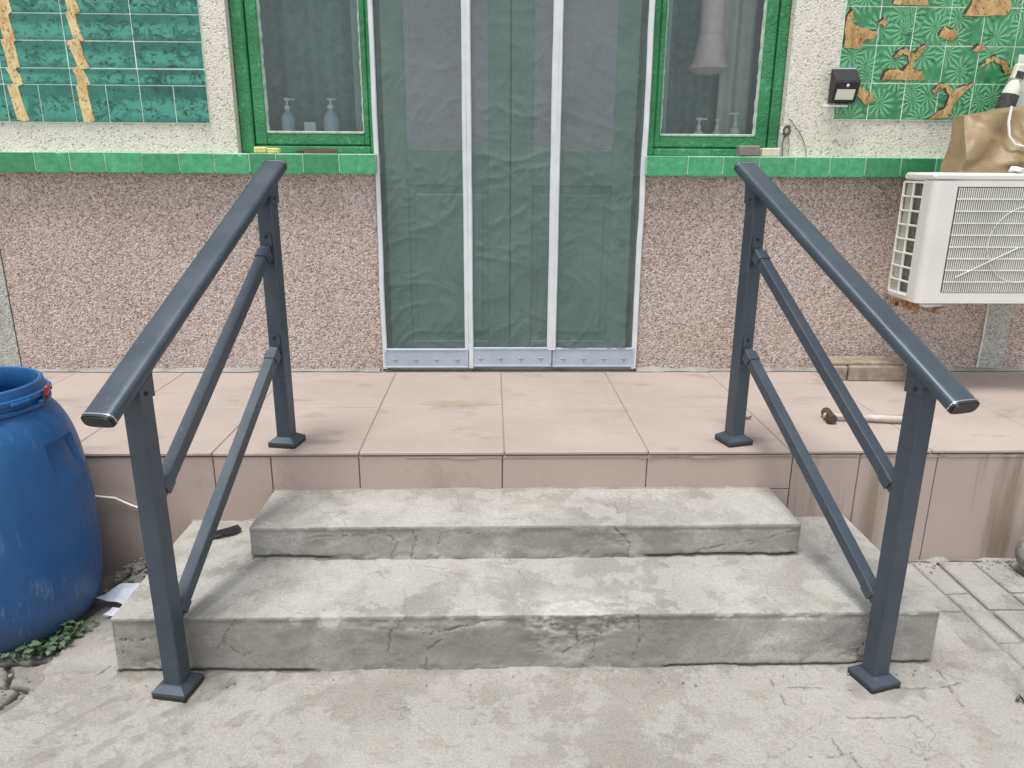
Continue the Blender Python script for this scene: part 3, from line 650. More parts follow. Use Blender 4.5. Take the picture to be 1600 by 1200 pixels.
# ---- windows
def window(x0, x1, gx0, gx1, wide_left):
    yf = YW + .052; zb = ZL1 + .002; gz = 1.523; top = 2.42
    mb = MB()
    if wide_left:
        mb.cbox(x0, gx0 - .058, yf - .008, yf + .07, zb, top, .006); mb.cbox(gx1 + .030, x1, yf - .012, yf + .07, zb, top, .006)
    else:
        mb.cbox(x0, gx0 - .030, yf - .012, yf + .07, zb, top, .006); mb.cbox(gx1 + .060, x1, yf - .008, yf + .07, zb, top, .006)
    fx0 = gx0 - (.058 if wide_left else .030); fx1 = gx1 + (.030 if wide_left else .060)
    mb.cbox(fx0, fx1, yf - .004, yf + .07, zb, zb + .032, .005); mb.cbox(fx0, fx1, yf - .004, yf + .07, top - .04, top, .005)
    win = mb.build('window', M['gpaint'], house)
    s = MB(); e = .003
    s.cbox(fx0 + e, gx0, yf + .003, yf + .05, zb + .036, top - .043, .006); s.cbox(gx1, fx1 - e, yf + .003, yf + .05, zb + .036, top - .043, .006)
    s.cbox(gx0 - .004, gx1 + .004, yf + .005, yf + .049, zb + .036, gz, .006)
    sash = s.build('sash', M['gpaint'], win)
    p = MB(); p.box(gx0 - .004, gx1 + .004, yf + .022, yf + .025, gz - .004, top - .04); p.build('pane', M['glass'], win)
    for a, b, c, d in ((gx0 - .001, gx0 + .008, gz - .001, top - .05), (gx1 - .008, gx1 + .001, gz - .001, top - .05)):
        q = MB(); nseg = 40
        for k in range(nseg + 1):                       # hand-laid putty, uneven width
            zz = c + (d - c) * k / nseg; wv = rnd.uniform(-.0025, .0025)
            xa, xb = (a, b + wv) if a < (gx0 + gx1) / 2 else (a + wv, b)
            q.v += [(xa, yf + .006, zz), (xb, yf + .0215, zz), (xa, yf + .0215, zz)] if a < (gx0 + gx1) / 2 else [(xb, yf + .006, zz), (xb, yf + .0215, zz), (xa, yf + .0215, zz)]
        for k in range(nseg):
            for i in range(3): q.f.append((3*k + i, 3*k + (i+1) % 3, 3*k + 3 + (i+1) % 3, 3*k + 3 + i))
        q.build('putty', M['putty'], win)
    q = MB(); q.cbox(gx0 + .001, gx1 - .001, yf + .003, yf + .0213, gz - .002, gz + .009, .003); q.build('putty', M['putty'], win)
    q = MB(); q.cbox(x0 + .02, x1 - .02, yf + .072, yf + .26, gz - .06, gz - .012, .004); q.build('inner_sill', M['white'], win)
    return win
winL = window(-1.122, DL - .002, -1.006, -.574, True)
winR = window(DR + .004, 1.300, .762, 1.196, False)
# room behind the windows and the door
mb = MB(); x0, x1, y0, y1, z0, z1 = -2.6, 2.7, YW + .245, YW + 2.6, .2, 2.95
for a, b, c, d, e, f in ((x0, x1, y1, y1 + .05, z0, z1), (x0 - .05, x0, y0, y1 + .05, z0, z1), (x1, x1 + .05, y0, y1 + .05, z0, z1), (x0, x1, y0, y1, z0 - .05, z0), (x0 - .05, x1 + .05, YW + .02, y1 + .05, z1 + .055, z1 + .1), (-1.2, 1.4, YW + .242, YW + .262, 2.44, z1)): mb.box(a, b, c, d, e, f)
mb.build('room', M['room'], house)
mb = MB()
for (xa, xb) in ((-.62, DL + .0), (DR - .0, .80)): mb.box(xa, xb, YW + .125, YW + .30, .436, 2.44)
mb.build('door_jamb', M['doorpaint'], house)
def curtain(name, xa, xb, za, zb, y, m, folds):
    xs = np.linspace(xa, xb, 60); mb = MB(); n = len(xs)
    for zz in (za, zb):
        for x in xs: mb.v.append((x, y + .018 * math.sin((x - xa) / (xb - xa) * folds * 2 * math.pi) + rnd.uniform(-.001, .001), zz))
    for i in range(n - 1): mb.f.append((i, i + 1, n + i + 1, n + i))
    return mb.build(name, m, house, 80)
curtain('teal_curtain', -1.16, -.55, 1.40, 2.42, YW + .30, M['teal'], 5); curtain('teal_curtain', .70, 1.10, 1.40, 2.42, YW + .42, M['teal'], 4)
curtain('curtain', 1.09, 1.245, 1.40, 2.42, YW + .33, M['curtain'], 2); curtain('curtain', 1.262, 1.50, 1.40, 2.42, YW + .28, M['curtain'], 3)
# double door behind the screen
for xa, xb, s_ in ((DL + .03, .083, 1), (.088, DR - .03, -1)):
    yd = YW + .10; mb = MB()
    mb.cbox(xa, xb, yd + .012, yd + .04, .455, 2.42, .003)
    st = .10
    mb.cbox(xa, xa + st, yd, yd + .0125, .455, 2.42, .003); mb.cbox(xb - st, xb, yd, yd + .0125, .455, 2.42, .003)
    for za, zb in ((.455, .56), (1.30, 1.46), (2.30, 2.42)): mb.cbox(xa + st - .001, xb - st + .001, yd + .001, yd + .012, za, zb, .003)
    leaf = mb.build('door_leaf', M['doorpaint'], house)
    g = MB(); g.box(xa + st, xb - st, yd + .006, yd + .0115, 1.461, 2.299); g.build('door_glass', M['doorglass'], leaf)
    g = MB(); g.cbox(xa + st + .03, xb - st - .03, yd + .004, yd + .0118, .60, 1.26, .004); g.build('door_panel', M['doorpaint'], leaf)

# ================================================================== SCREEN DOOR
scr = thing('screen_door', (.08, YW - .01, ZP), 'three-panel green mesh fly screen with white strips filling the doorway', 'screen door')
ys = YW - .012; edges = [(DL + .008, -.118), (-.104, .281), (.293, DR - .006)]; zk0, zk1, ztop = .450, .552, 2.40
def fold_sheet(xa, xb, za, zb, seed):
    nx, nz = 70, 260; xs = np.linspace(xa, xb, nx); zs = np.linspace(za, zb, nz); A, B = np.meshgrid(xs, zs, indexing='ij')
    P = np.stack([A.ravel(), np.zeros(A.size), B.ravel()], 1)
    q = P.copy(); q[:, 0] += (fbm(P, 4, 2, seed) - .5) * .25; q[:, 2] += (fbm(P, 3, 2, seed + 1) - .5) * .3
    rid = lambda s, sx, sz, sd_: 1 - np.abs(2 * fbm(q * [sx, 1, sz], s, 2, sd_) - 1)
    d = .010 * (fbm(P, 2.2, 2, seed + 3) - .5) + (.006 * rid(3.1 + .11 * (seed % 7), .7, 1.8, seed + 4) ** 7 + .005 * rid(6.5 - .2 * (seed % 5), 1.5, 1.3, seed + 6) ** 8) * (.35 + .9 * fbm(P, 2.1, 2, seed + 21)) + .004 * rid(13, 1.2, .8, seed + 8) ** 6 + .0016 * rid(30, 1, 1, seed + 10) ** 4
    pin = np.minimum(np.minimum(A.ravel() - xa, xb - A.ravel()) / .05, 1); d *= np.clip(pin, .1, 1) * (0.35 + .65 * sstep(2.1, 1.5, P[:, 2]))
    P[:, 1] = ys + .002 - d
    return np_mesh('mesh_panel', P, gridf(nx, nz), M['mesh'])
for i, (xa, xb) in enumerate(edges):
    put('mesh_panel', fold_sheet(xa, xb, zk1 - .004, ztop, 70 + 13 * i), scr)
    mb = MB(); dzk = (-.004, .002, 0)[i]
    mb.cbox(xa - .004, xb + .004, ys - .007, ys + .004, zk0 + dzk + .006, zk1 + dzk, .002)
    k = mb.build('kick_panel', M['kick'], scr)
    fr = MB(); y_ = ys - .0095; e = .0105                       # raised border
    fr.cbox(xa - .003, xb + .003, y_, ys - .006, zk1 + dzk - e, zk1 + dzk - .001, .0015); fr.cbox(xa - .003, xb + .003, y_, ys - .006, zk0 + dzk + .007, zk0 + dzk + .006 + e, .0015)
    fr.cbox(xa - .003, xa + e, y_ + .0004, ys - .006, zk0 + dzk + .018, zk1 + dzk - .012, .0015); fr.cbox(xb - e, xb + .003, y_ + .0004, ys - .006, zk0 + dzk + .018, zk1 + dzk - .012, .0015)
    nb = 3
    for q in range(nb):                                       # small scallops hanging from the border
        cx = xa + (xb - xa) * (q + .5 + .25) / (nb + .5); fr.add([(cx - .012, y_ + .001, zk1 + dzk - e), (cx + .012, y_ + .001, zk1 + dzk - e), (cx, y_ + .001, zk1 + dzk - e - .008)], [(0, 2, 1)])
    fr.build('raised_border', M['kick'], k)
    for q in range(4):
        cx = xa + (xb - xa) * (q + .5) / 4; cz = (zk0 + zk1) / 2 + dzk - .001; st = MB(); r1, r2 = .021, .007
        pts = [(cx + (r1 if j % 2 == 0 else r2) * math.sin(j * math.pi / 4), cz + (r1 if j % 2 == 0 else r2) * math.cos(j * math.pi / 4)) for j in range(8)]
        st.v = [(x, ys - .0072, z) for x, z in pts] + [(cx, ys - .0115, cz)]; st.f = [(j, (j + 1) % 8, 8) for j in range(8)]; st.build('star_relief', M['kick2'], k)
def strip(xa, xb, z0, yo, wob):
    mb = MB(); n = 50
    for i in range(n + 1):
        zz = z0 + (ztop + .01 - z0) * i / n; w1 = wob * (fbm(np.array([[xa * 9, 0, zz]]), 5, 2, 3)[0] - .5) * 2
        a, b = xa - .0015 + w1, xb + .002 + w1 * .7; mb.v += [(a, yo, zz), (a + .004, yo - .006, zz), (b - .004, yo - .006, zz), (b, yo, zz)]
    for i in range(n):
        for k in range(3): mb.f.append((4*i + k, 4*i + k + 1, 4*i + 5 + k, 4*i + 4 + k))
    mb.build('strip', M['strip'], scr, 30)
strip(DL - .001, DL + .018, zk0, ys - .003, .004); strip(-.130, -.112, zk1 - .01, ys - .004, .0015); strip(-.111, -.092, zk0 + .004, ys - .008, .0015)
strip(.262, .290, zk1 - .01, ys - .004, .0015); strip(.2895, .302, zk1 - .01, ys - .008, .0015); strip(DR - .018, DR + .004, zk0, ys - .003, .005)

# ================================================================== HANDRAILS
def handrail(label, F, B, zr, zm, over):
    F = Vector((*F, 0)); B = Vector((*B, 0)); D = B - F; L = D.length; d = D / L; s = Vector((d.y, -d.x, 0)); up = Vector((0, 0, 1))
    t = thing('handrail', F, label, 'handrail', 'handrails flanking the steps')
    at = lambda u, z, v=0: F + d * u + s * v + up * z
    w = .0255
    sq = lambda a, c=.003: [(-a + c, -a), (a - c, -a), (a, -a + c), (a, a - c), (a - c, a), (-a + c, a), (-a, a - c), (-a, -a + c)]
    zh = lambda u: zr[0] + (zr[1] - zr[0]) * u / L
    sl = Vector(d * L + up * (zr[1] - zr[0])).normalized(); nrm = s.cross(sl).normalized()
    if nrm.z < 0: nrm = -nrm
    for u, zb in ((0, 0), (L, ZP)):
        top = zh(u) - .040
        mb = MB(); mb.sweep(sq(w), at(u, zb + .006), at(u, top), s, d); post = mb.build('post', M['rail'], t)
        a, b = .048, .031                                          # foot cover: bevelled collar on a black base
        c = MB(); pr_ = []
        for zz, q in ((.008, a), (.018, a), (.030, b), (.033, b - .003)):
            c.v += [tuple(at(u, zb + zz) + s * (i * q) + d * (j * q)) for i, j in ((-1, -1), (1, -1), (1, 1), (-1, 1))]
        for k in range(3):
            for i in range(4): c.f.append((4*k + i, 4*k + (i+1) % 4, 4*k + 4 + (i+1) % 4, 4*k + 4 + i))
        c.f.append((12, 13, 14, 15)); c.build('foot_cover', M['rail'], post)
        c = MB(); c.sweep(sq(a + .0015, .004), at(u, zb - .012), at(u, zb + .0085), s, d); c.build('foot_base', M['black'], post)
        # saddle under the handrail: a cup on the post top with a sloping crown
        c = MB(); q = w + .003; h0 = top - .030
        ring = [(-1, -1), (1, -1), (1, 1), (-1, 1)]
        c.v += [tuple(at(u + j * q, h0, i * q)) for i, j in ring]
        c.v += [tuple(at(u + j * q, zh(u + j * q) - .030, i * q)) for i, j in ring]
        c.v += [tuple(at(u + j * (q + .012), zh(u + j * (q + .012)) - .017, i * (q - .002))) for i, j in ring]
        for k in range(2):
            for i in range(4): c.f.append((4*k + i, 4*k + (i+1) % 4, 4*k + 4 + (i+1) % 4, 4*k + 4 + i))
        c.f += [(8, 9, 10, 11), (3, 2, 1, 0)]; c.build('saddle', M['rail'], post)
        c = MB()
        for sg in (-1, 1):
            p0 = at(u - .004, h0 + .014, sg * (q - .001)); c.tube([p0, p0 + s * (sg * .004), p0 + s * (sg * .0055)], [.0062, .0055, .003], 8)
        c.build('bolt', M['bolt'], post, 40)
    # handrail tube, flat oval
    rw, rh = .0395, .0190; prof = []
    for k in range(28):
        an = 2 * math.pi * k / 28; e = .55
        prof.append((rw * math.copysign(abs(math.cos(an)) ** e, math.cos(an)), rh * math.copysign(abs(math.sin(an)) ** .58, math.sin(an))))
    u0, u1 = -over * L, 1.10 * L; P0, P1 = at(u0, zh(u0)), at(u1, zh(u1))
    mb = MB(); mb.sweep(prof, P0, P1, s, nrm); hr = mb.build('rail', M['rail'], t, 35)
    for P, sg in ((P0, -1), (P1, 1)):
        c = MB(); c.sweep([(x * 1.03, y * 1.05) for x, y in prof], P + sl * (sg * .0005), P + sl * (sg * .004), s, nrm); c.build('end_trim', M['steel'], hr, 35)
        c = MB(); c.sweep([(x * 1.0, y * 1.0) for x, y in prof], P + sl * (sg * .004), P + sl * (sg * .010), s, nrm)
        c.sweep([(x * .93, y * .86) for x, y in prof], P + sl * (sg * .010), P + sl * (sg * .013), s, nrm); c.build('end_cap', M['black'], hr, 35)
    # two slanting bars with adjustable brackets
    for za, zb_ in zm:
        ua, ub = w + .018, L - w - .018; f = lambda u: za + (zb_ - za) * u / L
        A, Bq = at(ua, f(ua)), at(ub, f(ub)); dr = (Bq - A).normalized(); n2 = s.cross(dr).normalized()
        mb = MB(); mb.sweep(sq(.0175, .0025), A, Bq, s, n2); br = mb.build('bar', M['rail'], t)
        for P, sg, uf in ((A, -1, w), (Bq, 1, L - w)):
            c = MB(); c.sweep(sq(.0205, .004), P - dr * (sg * .030), P + dr * (sg * .004), s, n2); 
            c.sweep(sq(.0155, .003), P + dr * (sg * .004), P + dr * (sg * .018), s, n2)
            fl = [(-.016, -.048), (.016, -.048), (.019, -.040), (.019, .040), (.012, .050), (-.012, .050), (-.019, .040), (-.019, -.040)]
            pc = at(uf, f(uf)); c.sweep(fl, pc, pc - d * (sg * .0045), s, up); c.build('bracket', M['rail'], br)
            c = MB()
            for dzb in (-.034, .038):
                p0 = pc + up * dzb; c.tube([p0 - d * (sg * .004), p0 - d * (sg * .008), p0 - d * (sg * .0095)], [.0065, .006, .003], 8)
            c.build('bolt', M['bolt'], br, 40)
    return t
handrail('slate grey metal handrail on the left of the steps, beside the blue drum', (-.865, 1.744), (-.729, 2.486), (.908, 1.338), ((.545, 1.145), (.185, .81)), .178)
handrail('slate grey metal handrail on the right of the steps, beside the hammer', (1.074, 1.744), (.870, 2.486), (.917, 1.342), ((.550, 1.14), (.215, .80)), .152)

# ================================================================== BLUE DRUM
dc = (-1.535, 2.112, -.004)
drum = thing('plastic_drum', dc, 'open blue plastic drum with scuffed sides at the left of the steps', 'drum')
prof = [(.0, .012), (.16, .010), (.205, .0), (.228, .006), (.246, .024), (.258, .055), (.266, .10), (.272, .16), (.276, .24), (.276, .32), (.273, .40), (.268, .46), (.262, .52), (.252, .575), (.238, .62), (.220, .655), (.204, .675), (.197, .684),
        (.205, .687), (.206, .697), (.196, .700), (.193, .712), (.204, .715), (.205, .726), (.195, .729), (.194, .742), (.192, .752), (.186, .756), (.180, .754), (.178, .745), (.176, .70), (.190, .67), (.225, .62), (.255, .5), (.262, .3), (.25, .1), (.21, .03), (.0, .03)]
prof = [(r_, z_ * 1.025) for r_, z_ in prof]
dense = [prof[0], prof[1]]
for (ra, za), (rb, zb_) in zip(prof[1:17], prof[2:18]):
    m_ = max(1, int(round(math.hypot(rb - ra, zb_ - za) / .008)))
    dense += [(ra + (rb - ra) * k / m_, za + (zb_ - za) * k / m_) for k in range(1, m_ + 1)]
dense += prof[18:]
n_out = len(dense) - len(prof[18:])
for _ in range(3): dense[3:n_out - 3] = [((dense[k-1][0] + dense[k][0] * 2 + dense[k+1][0]) / 4, (dense[k-1][1] + dense[k][1] * 2 + dense[k+1][1]) / 4) for k in range(3, n_out - 3)]
me = MB().lathe(dense, dc, 128); V = np.array(me.v); ang = np.arctan2(V[:, 1] - dc[1], V[:, 0] - dc[0]); zz = V[:, 2] - dc[2]
out_ = np.arange(len(V)) < 128 * n_out
push = np.zeros(len(V))
for a0 in (-.02, -.02 - 2.1, -.02 + 2.1):                     # moulded hand grips on the shoulder
    push += .016 * sstep(.27, .235, np.abs(ang - a0)) * sstep(.605, .592, zz) * sstep(.44, .56, zz)
push += .0022 * sstep(.012, .004, np.abs(ang + .95)) + .004 * (fbm(V, 5, 2, 81) - .5)
V[out_, 0] -= (np.cos(ang) * push)[out_]; V[out_, 1] -= (np.sin(ang) * push)[out_]
me.v = [tuple(p) for p in V]; me.build('drum_body', M['drum'], drum, 38)
for k in range(14):                                           # locking lugs round the neck
    a = 2 * math.pi * k / 14 + .1; c = MB(); zl = .735 if k % 2 else .717
    Mx = Matrix.Translation((dc[0] + .203 * math.cos(a), dc[1] + .203 * math.sin(a), dc[2] + zl)) @ Matrix.Rotation(a, 4, 'Z')
    c.cbox(-.007, .007, -.030, .030, -.006, .006, .003, Mx); c.build('neck_lug', M['drum'], drum)
c = MB(); a = .12
Mx = Matrix.Translation((dc[0] + .214 * math.cos(a), dc[1] + .214 * math.sin(a), dc[2] + .742)) @ Matrix.Rotation(a, 4, 'Z') @ Matrix.Rotation(.25, 4, 'Y')
c.cbox(-.005, .005, -.012, .012, -.014, .018, .003, Mx); cl = c.build('clamp', M['red'], drum)
c = MB(); Mx2 = Mx @ Matrix.Translation((0, 0, -.026)); c.cbox(-.006, .005, -.011, .011, -.010, .010, .003, Mx2); c.build('clamp_hook', M['black'], cl)

# ================================================================== AIR CONDITIONER
ac = thing('air_conditioner', (2.16, 3.13, .845), 'white outdoor air conditioner unit on rusty bracket at the right', 'air conditioner')
AX0, AX1, AY0, AY1, AZ0, AZ1 = 1.770, 2.57, 3.025, 3.265, .842, 1.372
gx0, gx1, gz0, gz1 = 1.868, 2.345, .888, 1.318                  # fan opening
mb = MB(); t_ = .012
mb.cbox(AX0 + .003, AX1, AY0 + .012, AY1, AZ1 - .034, AZ1, .010)                            # lid
mb.cbox(AX0 + .006, AX1, AY0 + .014, AY1 - .003, AZ0, AZ0 + .03, .005)                     # base pan
mb.cbox(gx1, AX1 - .001, AY0, AY1 - .004, AZ0 + .012, AZ1 - .030, .006)
mb.cbox(AX0 + .055, AX1 - .02, AY1 - .016, AY1 - .005, AZ0 + .02, AZ1 - .03, .002)
body = mb.build('casing', M['acwhite'], ac, 40)
# front panel with rounded left edge, round the fan opening
mb = MB(); r = .028; z0, z1 = AZ0 + .004, AZ1 - .031; arc = []
for k in range(7):
    an = math.pi / 2 * k / 6; arc.append((AX0 + .002 + r - r * math.cos(an), AY0 + r - r * math.sin(an)))
arc = [(AX0 + .002, AY0 + .075)] + arc
for (x, y) in arc: mb.v += [(x, y, z0), (x, y, z1)]
for k in range(len(arc) - 1): mb.f.append((2*k, 2*k + 2, 2*k + 3, 2*k + 1))
xa = arc[-1][0]
def q4(a, b, c, d): mb.add([a, b, c, d], [(0, 1, 2, 3)])
q4((xa, AY0, z0), (gx0, AY0, z0), (gx0, AY0, z1), (xa, AY0, z1)); q4((gx0, AY0, z0), (gx1, AY0, z0), (gx1, AY0, gz0), (gx0, AY0, gz0)); q4((gx0, AY0, gz1), (gx1, AY0, gz1), (gx1, AY0, z1), (gx0, AY0, z1))
dp = .035
q4((gx0, AY0, gz0), (gx0, AY0 + dp, gz0), (gx0, AY0 + dp, gz1), (gx0, AY0, gz1)); q4((gx1, AY0, gz0), (gx1, AY0, gz1), (gx1, AY0 + dp, gz1), (gx1, AY0 + dp, gz0))
q4((gx0, AY0, gz0), (gx1, AY0, gz0), (gx1, AY0 + dp, gz0), (gx0, AY0 + dp, gz0)); q4((gx0, AY0, gz1), (gx0, AY0 + dp, gz1), (gx1, AY0 + dp, gz1), (gx1, AY0, gz1))
mb.build('front_panel', M['acwhite'], ac, 40)
mb = MB(); mb.box(gx0 - .002, gx1 + .002, AY0 + .05, AY0 + .16, gz0, gz1); mb.build('condenser_coil', M['fin'], ac)
fc = (2.185, AY0 + .036, 1.09)
mb = MB()                                                      # fan
for b_ in range(3):
    for k in range(12):
        a = 2 * math.pi * b_ / 3 + k * .13
        for rr in (.05, .155): mb.v.append((fc[0] + rr * math.cos(a), fc[1] + .012 * (k / 11), fc[2] + rr * math.sin(a)))
    o = b_ * 24
    for k in range(11): mb.f.append((o + 2*k, o + 2*k + 1, o + 2*k + 3, o + 2*k + 2))
mb.tube([(fc[0], fc[1] - .005, fc[2]), (fc[0], fc[1] + .02, fc[2])], .055, 20); mb.build('fan', simple('grey_fan', (.30, .31, .31), .5), ac, 40)
mb = MB(); x = gx0 + .010; yg = AY0 - .001
while x < gx1 - .004: mb.box(x - .0016, x + .0016, yg, yg + .005, gz0 + .004, gz1 - .004); x += .0088
nz = 9
for k in range(1, nz): zz = gz0 + (gz1 - gz0) * k / nz; mb.box(gx0 + .004, gx1 - .004, yg - .0025, yg + .001, zz - .0022, zz + .0022)
for rr in (.155,):
    pts = [(fc[0] + rr * math.cos(2 * math.pi * k / 40), yg - .003, fc[2] + rr * math.sin(2 * math.pi * k / 40)) for k in range(41)]; mb.tube(pts, .0014, 5, False)
for an in (207,):
    a = R(an); mb.tube([(fc[0] + .03 * math.cos(a), yg - .003, fc[2] + .03 * math.sin(a)), (min(gx1 - .005, fc[0] + .30 * math.cos(a)), yg - .003, fc[2] + .30 * math.sin(a))], .0020, 5)
gr = mb.build('fan_guard', M['acgrille'], ac)
# side louvre: two columns of eight openings
ya, yb = AY0 + .078, AY1 - .006; zz0, zz1 = AZ0 + .020, AZ1 - .040; xf = AX0 + .002
mb = MB(); bw = .008; ym = (ya + yb) / 2
for yy in (ya, ym, yb): mb.cbox(xf, xf + .010, yy - bw / 2, yy + bw / 2, zz0, zz1, .0015)
for k in range(9):
    zz = zz0 + (zz1 - zz0) * k / 8; mb.cbox(xf + .0008, xf + .0095, ya, yb, zz - bw / 2, zz + bw / 2, .0015)
mb.build('side_grille', M['acgrille'], ac)
mb = MB(); mb.box(xf + .022, xf + .035, ya - .01, yb, zz0, zz1)
mb.build('side_coil', M['fin'], ac)
for k in range(8):
    zz = zz0 + (zz1 - zz0) * (k + .5) / 8
    mb = MB(); mb.cbox(xf + .012, xf + .016, ym + .022, yb - .012, zz - .024, zz + .024, .001); mb.build('louvre', simple('grey_louvre', (.52, .52, .46), .6) if k == 0 else bpy.data.materials['grey_louvre'], ac)
mb = MB()                                                      # rubber foot and drain
mb.cbox(1.82, 1.90, AY0 + .02, AY0 + .06, AZ0 - .018, AZ0 - .001, .005); mb.build('mounting_foot', M['white'], ac)
br = thing('wall_bracket', (1.87, YW, .78), 'rusty steel bracket under the left end of the air conditioner', 'bracket')
mb = MB(); mb.cbox(1.868, 1.918, 3.03, YW - .002, AZ0 - .026, AZ0 - .0195, .001); mb.build('shelf_flange', M['rust'], br)
mb = MB()                                                      # upright flange with a bolt hole
y0_, y1_, zA, zB = 3.035, YW - .002, AZ0 - .062, AZ0 - .0265
mb.cbox(1.868, 1.874, 3.16, 3.40, zA, zB, .001); mb.cbox(1.868, 1.874, y0_, 3.161, zA + .018, zB, .001); mb.build('upright_flange', M['rust'], br)
mb = MB(); mb.tube([(1.8675, 3.34, AZ0 - .055), (1.8665, 3.34, AZ0 - .055)], .012, 14); mb.build('bolt_hole', M['black'], br)

br2 = br.copy(); col.objects.link(br2); br2.location.x += .60; br2['label'] = 'rusty steel bracket under the right end of the air conditioner'
br['group'] = br2['group'] = 'brackets carrying the air conditioner'
for ch in list(br.children):
    c = ch.copy(); col.objects.link(c); c.parent = br2
# ================================================================== PAPER BAG AND THINGS ON THE UNIT
def hexa(name, c8, nu, nv, nw, crumple, seed, m):
    """closed crumpled box given by 8 corners (x fastest, then y, then z)"""
    c8 = [np.array(c, float) for c in c8]; Vs = []; Fs = []; off = 0
    def tri(u, v, w_):
        r_ = 0
        for k in range(8):
            a, b, c_ = k & 1, (k >> 1) & 1, (k >> 2) & 1
            r_ = r_ + ((u if a else 1 - u) * (v if b else 1 - v) * (w_ if c_ else 1 - w_))[:, None] * c8[k]
        return r_
    def face(n1, n2, mk, flip):
        nonlocal off
        a, b = np.meshgrid(np.linspace(0, 1, n1), np.linspace(0, 1, n2), indexing='ij'); a = a.ravel(); b = b.ravel()
        Vs.append(tri(*mk(a, b))); F = gridf(n1, n2, off); Fs.append(F[:, ::-1] if flip else F); off += n1 * n2
    Z = lambda a: a * 0; O = lambda a: a * 0 + 1
    face(nu, nw, lambda a, b: (a, Z(a), b), False); face(nu, nw, lambda a, b: (a, O(a), b), True)
    face(nv, nw, lambda a, b: (Z(a), a, b), True); face(nv, nw, lambda a, b: (O(a), a, b), False)
    face(nu, nv, lambda a, b: (a, b, O(a)), False); face(nu, nv, lambda a, b: (a, b, Z(a)), True)
    P = np.concatenate(Vs); F = np.concatenate(Fs); Q = P + crumple(P); return np_mesh(name, Q, F, m, None, True)
def bagf(P):
    # facetted creases: planes of a cellular pattern
    rs = np.random.RandomState(5); C = rs.rand(34, 3) * [.75, .35, .40] + [1.82, 3.0, 1.36]; D = (rs.rand(34, 3) - .5) * [.5, 1.1, .45]
    dd = ((P[:, None, :] - C[None]) * [1, .6, 1.0]); d2 = (dd ** 2).sum(2); wgt = np.exp(-d2 / .0022); off = (((P[:, None, :] - C[None]) * D[None]).sum(2))
    h_ = (wgt * off).sum(1) / (wgt.sum(1) + 1e-9)
    rg_ = lambda sc, sd_: (1 - np.abs(2 * fbm(P * [1, .8, .8] + .15 * (P[:, [2, 0, 1]]), sc, 1, sd_) - 1)) ** 2
    h_ = h_ - .022 * (rg_(6, 5) - .4) - .006 * (rg_(14, 9) - .4)
    k = sstep(1.376, 1.43, P[:, 2]); return np.stack([h_ * .25 * k, (h_ * 1.0 - .016 * k * np.sin((P[:, 0] * 1.0 - P[:, 2] * .8) * 26)) * k, h_ * .25 * k], 1)
bag = thing('paper_bag', (2.2, 3.18, AZ1), 'crumpled brown kraft paper bag lying on the air conditioner', 'bag')
put('bag_body', hexa('bag_body', [(1.895, 3.075, AZ1 + .001), (2.50, 3.075, AZ1 + .001), (1.915, 3.25, AZ1 + .001), (2.55, 3.25, AZ1 + .001),
     (1.960, 3.185, 1.592), (2.50, 3.185, 1.672), (1.968, 3.285, 1.602), (2.55, 3.285, 1.69)], 90, 24, 54, bagf, 1, M['kraft']), bag)
hp = [(2.095, 3.128, 1.63), (2.088, 3.118, 1.57), (2.092, 3.105, 1.515), (2.115, 3.095, 1.482), (2.15, 3.09, 1.475), (2.19, 3.092, 1.495), (2.23, 3.10, 1.53), (2.27, 3.12, 1.60)]
mb = MB(); mb.tube(hp, .0055, 8); mb.build('handle', M['cord'], bag, 60)
bo = thing('spray_bottle', (2.17, 3.36, AZ1), 'slim white bottle with dark label poking up behind the paper bag', 'bottle')
M['darklabel'] = simple('charcoal_label', (.05, .05, .05), .5, var=.6, scale=60)
M['bwhite'] = simple('off_white_plastic', (.72, .70, .62), .4)
mb = MB(); Mt = Matrix.Translation((2.165, 3.36, AZ1)) @ Matrix.Rotation(R(12), 4, 'Y'); 
def lath(prof, n, Mt):
    q = MB(); q.lathe(prof, (0, 0, 0), n, True); q.v = [tuple(Mt @ Vector(p)) for p in q.v]; return q
lath([(.034, .001), (.036, .02), (.036, .20), (.035, .33), (.028, .365), (.016, .39)], 20, Mt).build('bottle_body', M['bwhite'], bo, 40)
lath([(.0365, .19), (.0368, .20), (.0368, .325), (.0363, .33)], 20, Mt).build('bottle_label', M['darklabel'], bo, 40)
q = MB(); q.cbox(-.022, .030, -.016, .016, .388, .455, .007, Mt); q.cbox(.030, .050, -.007, .007, .425, .445, .003, Mt); q.build('spray_head', M['bwhite'], bo)
q = MB(); q.cbox(-.016, .022, -.0168, -.015, .395, .425, .0005, Mt); q.build('trigger_guard', M['darklabel'], bo)
q = MB(); q.cbox(2.268, 2.40, 3.395, 3.402, AZ1 + .002, 1.86, .001, Matrix.Rotation(0, 4, 'Z'))
tag(q.build('white_board', simple('pale_green_white_board', (.66, .72, .66), .6), None), 'pale board standing behind the bag at the right edge', 'board')
rs = np.random.RandomState(2)
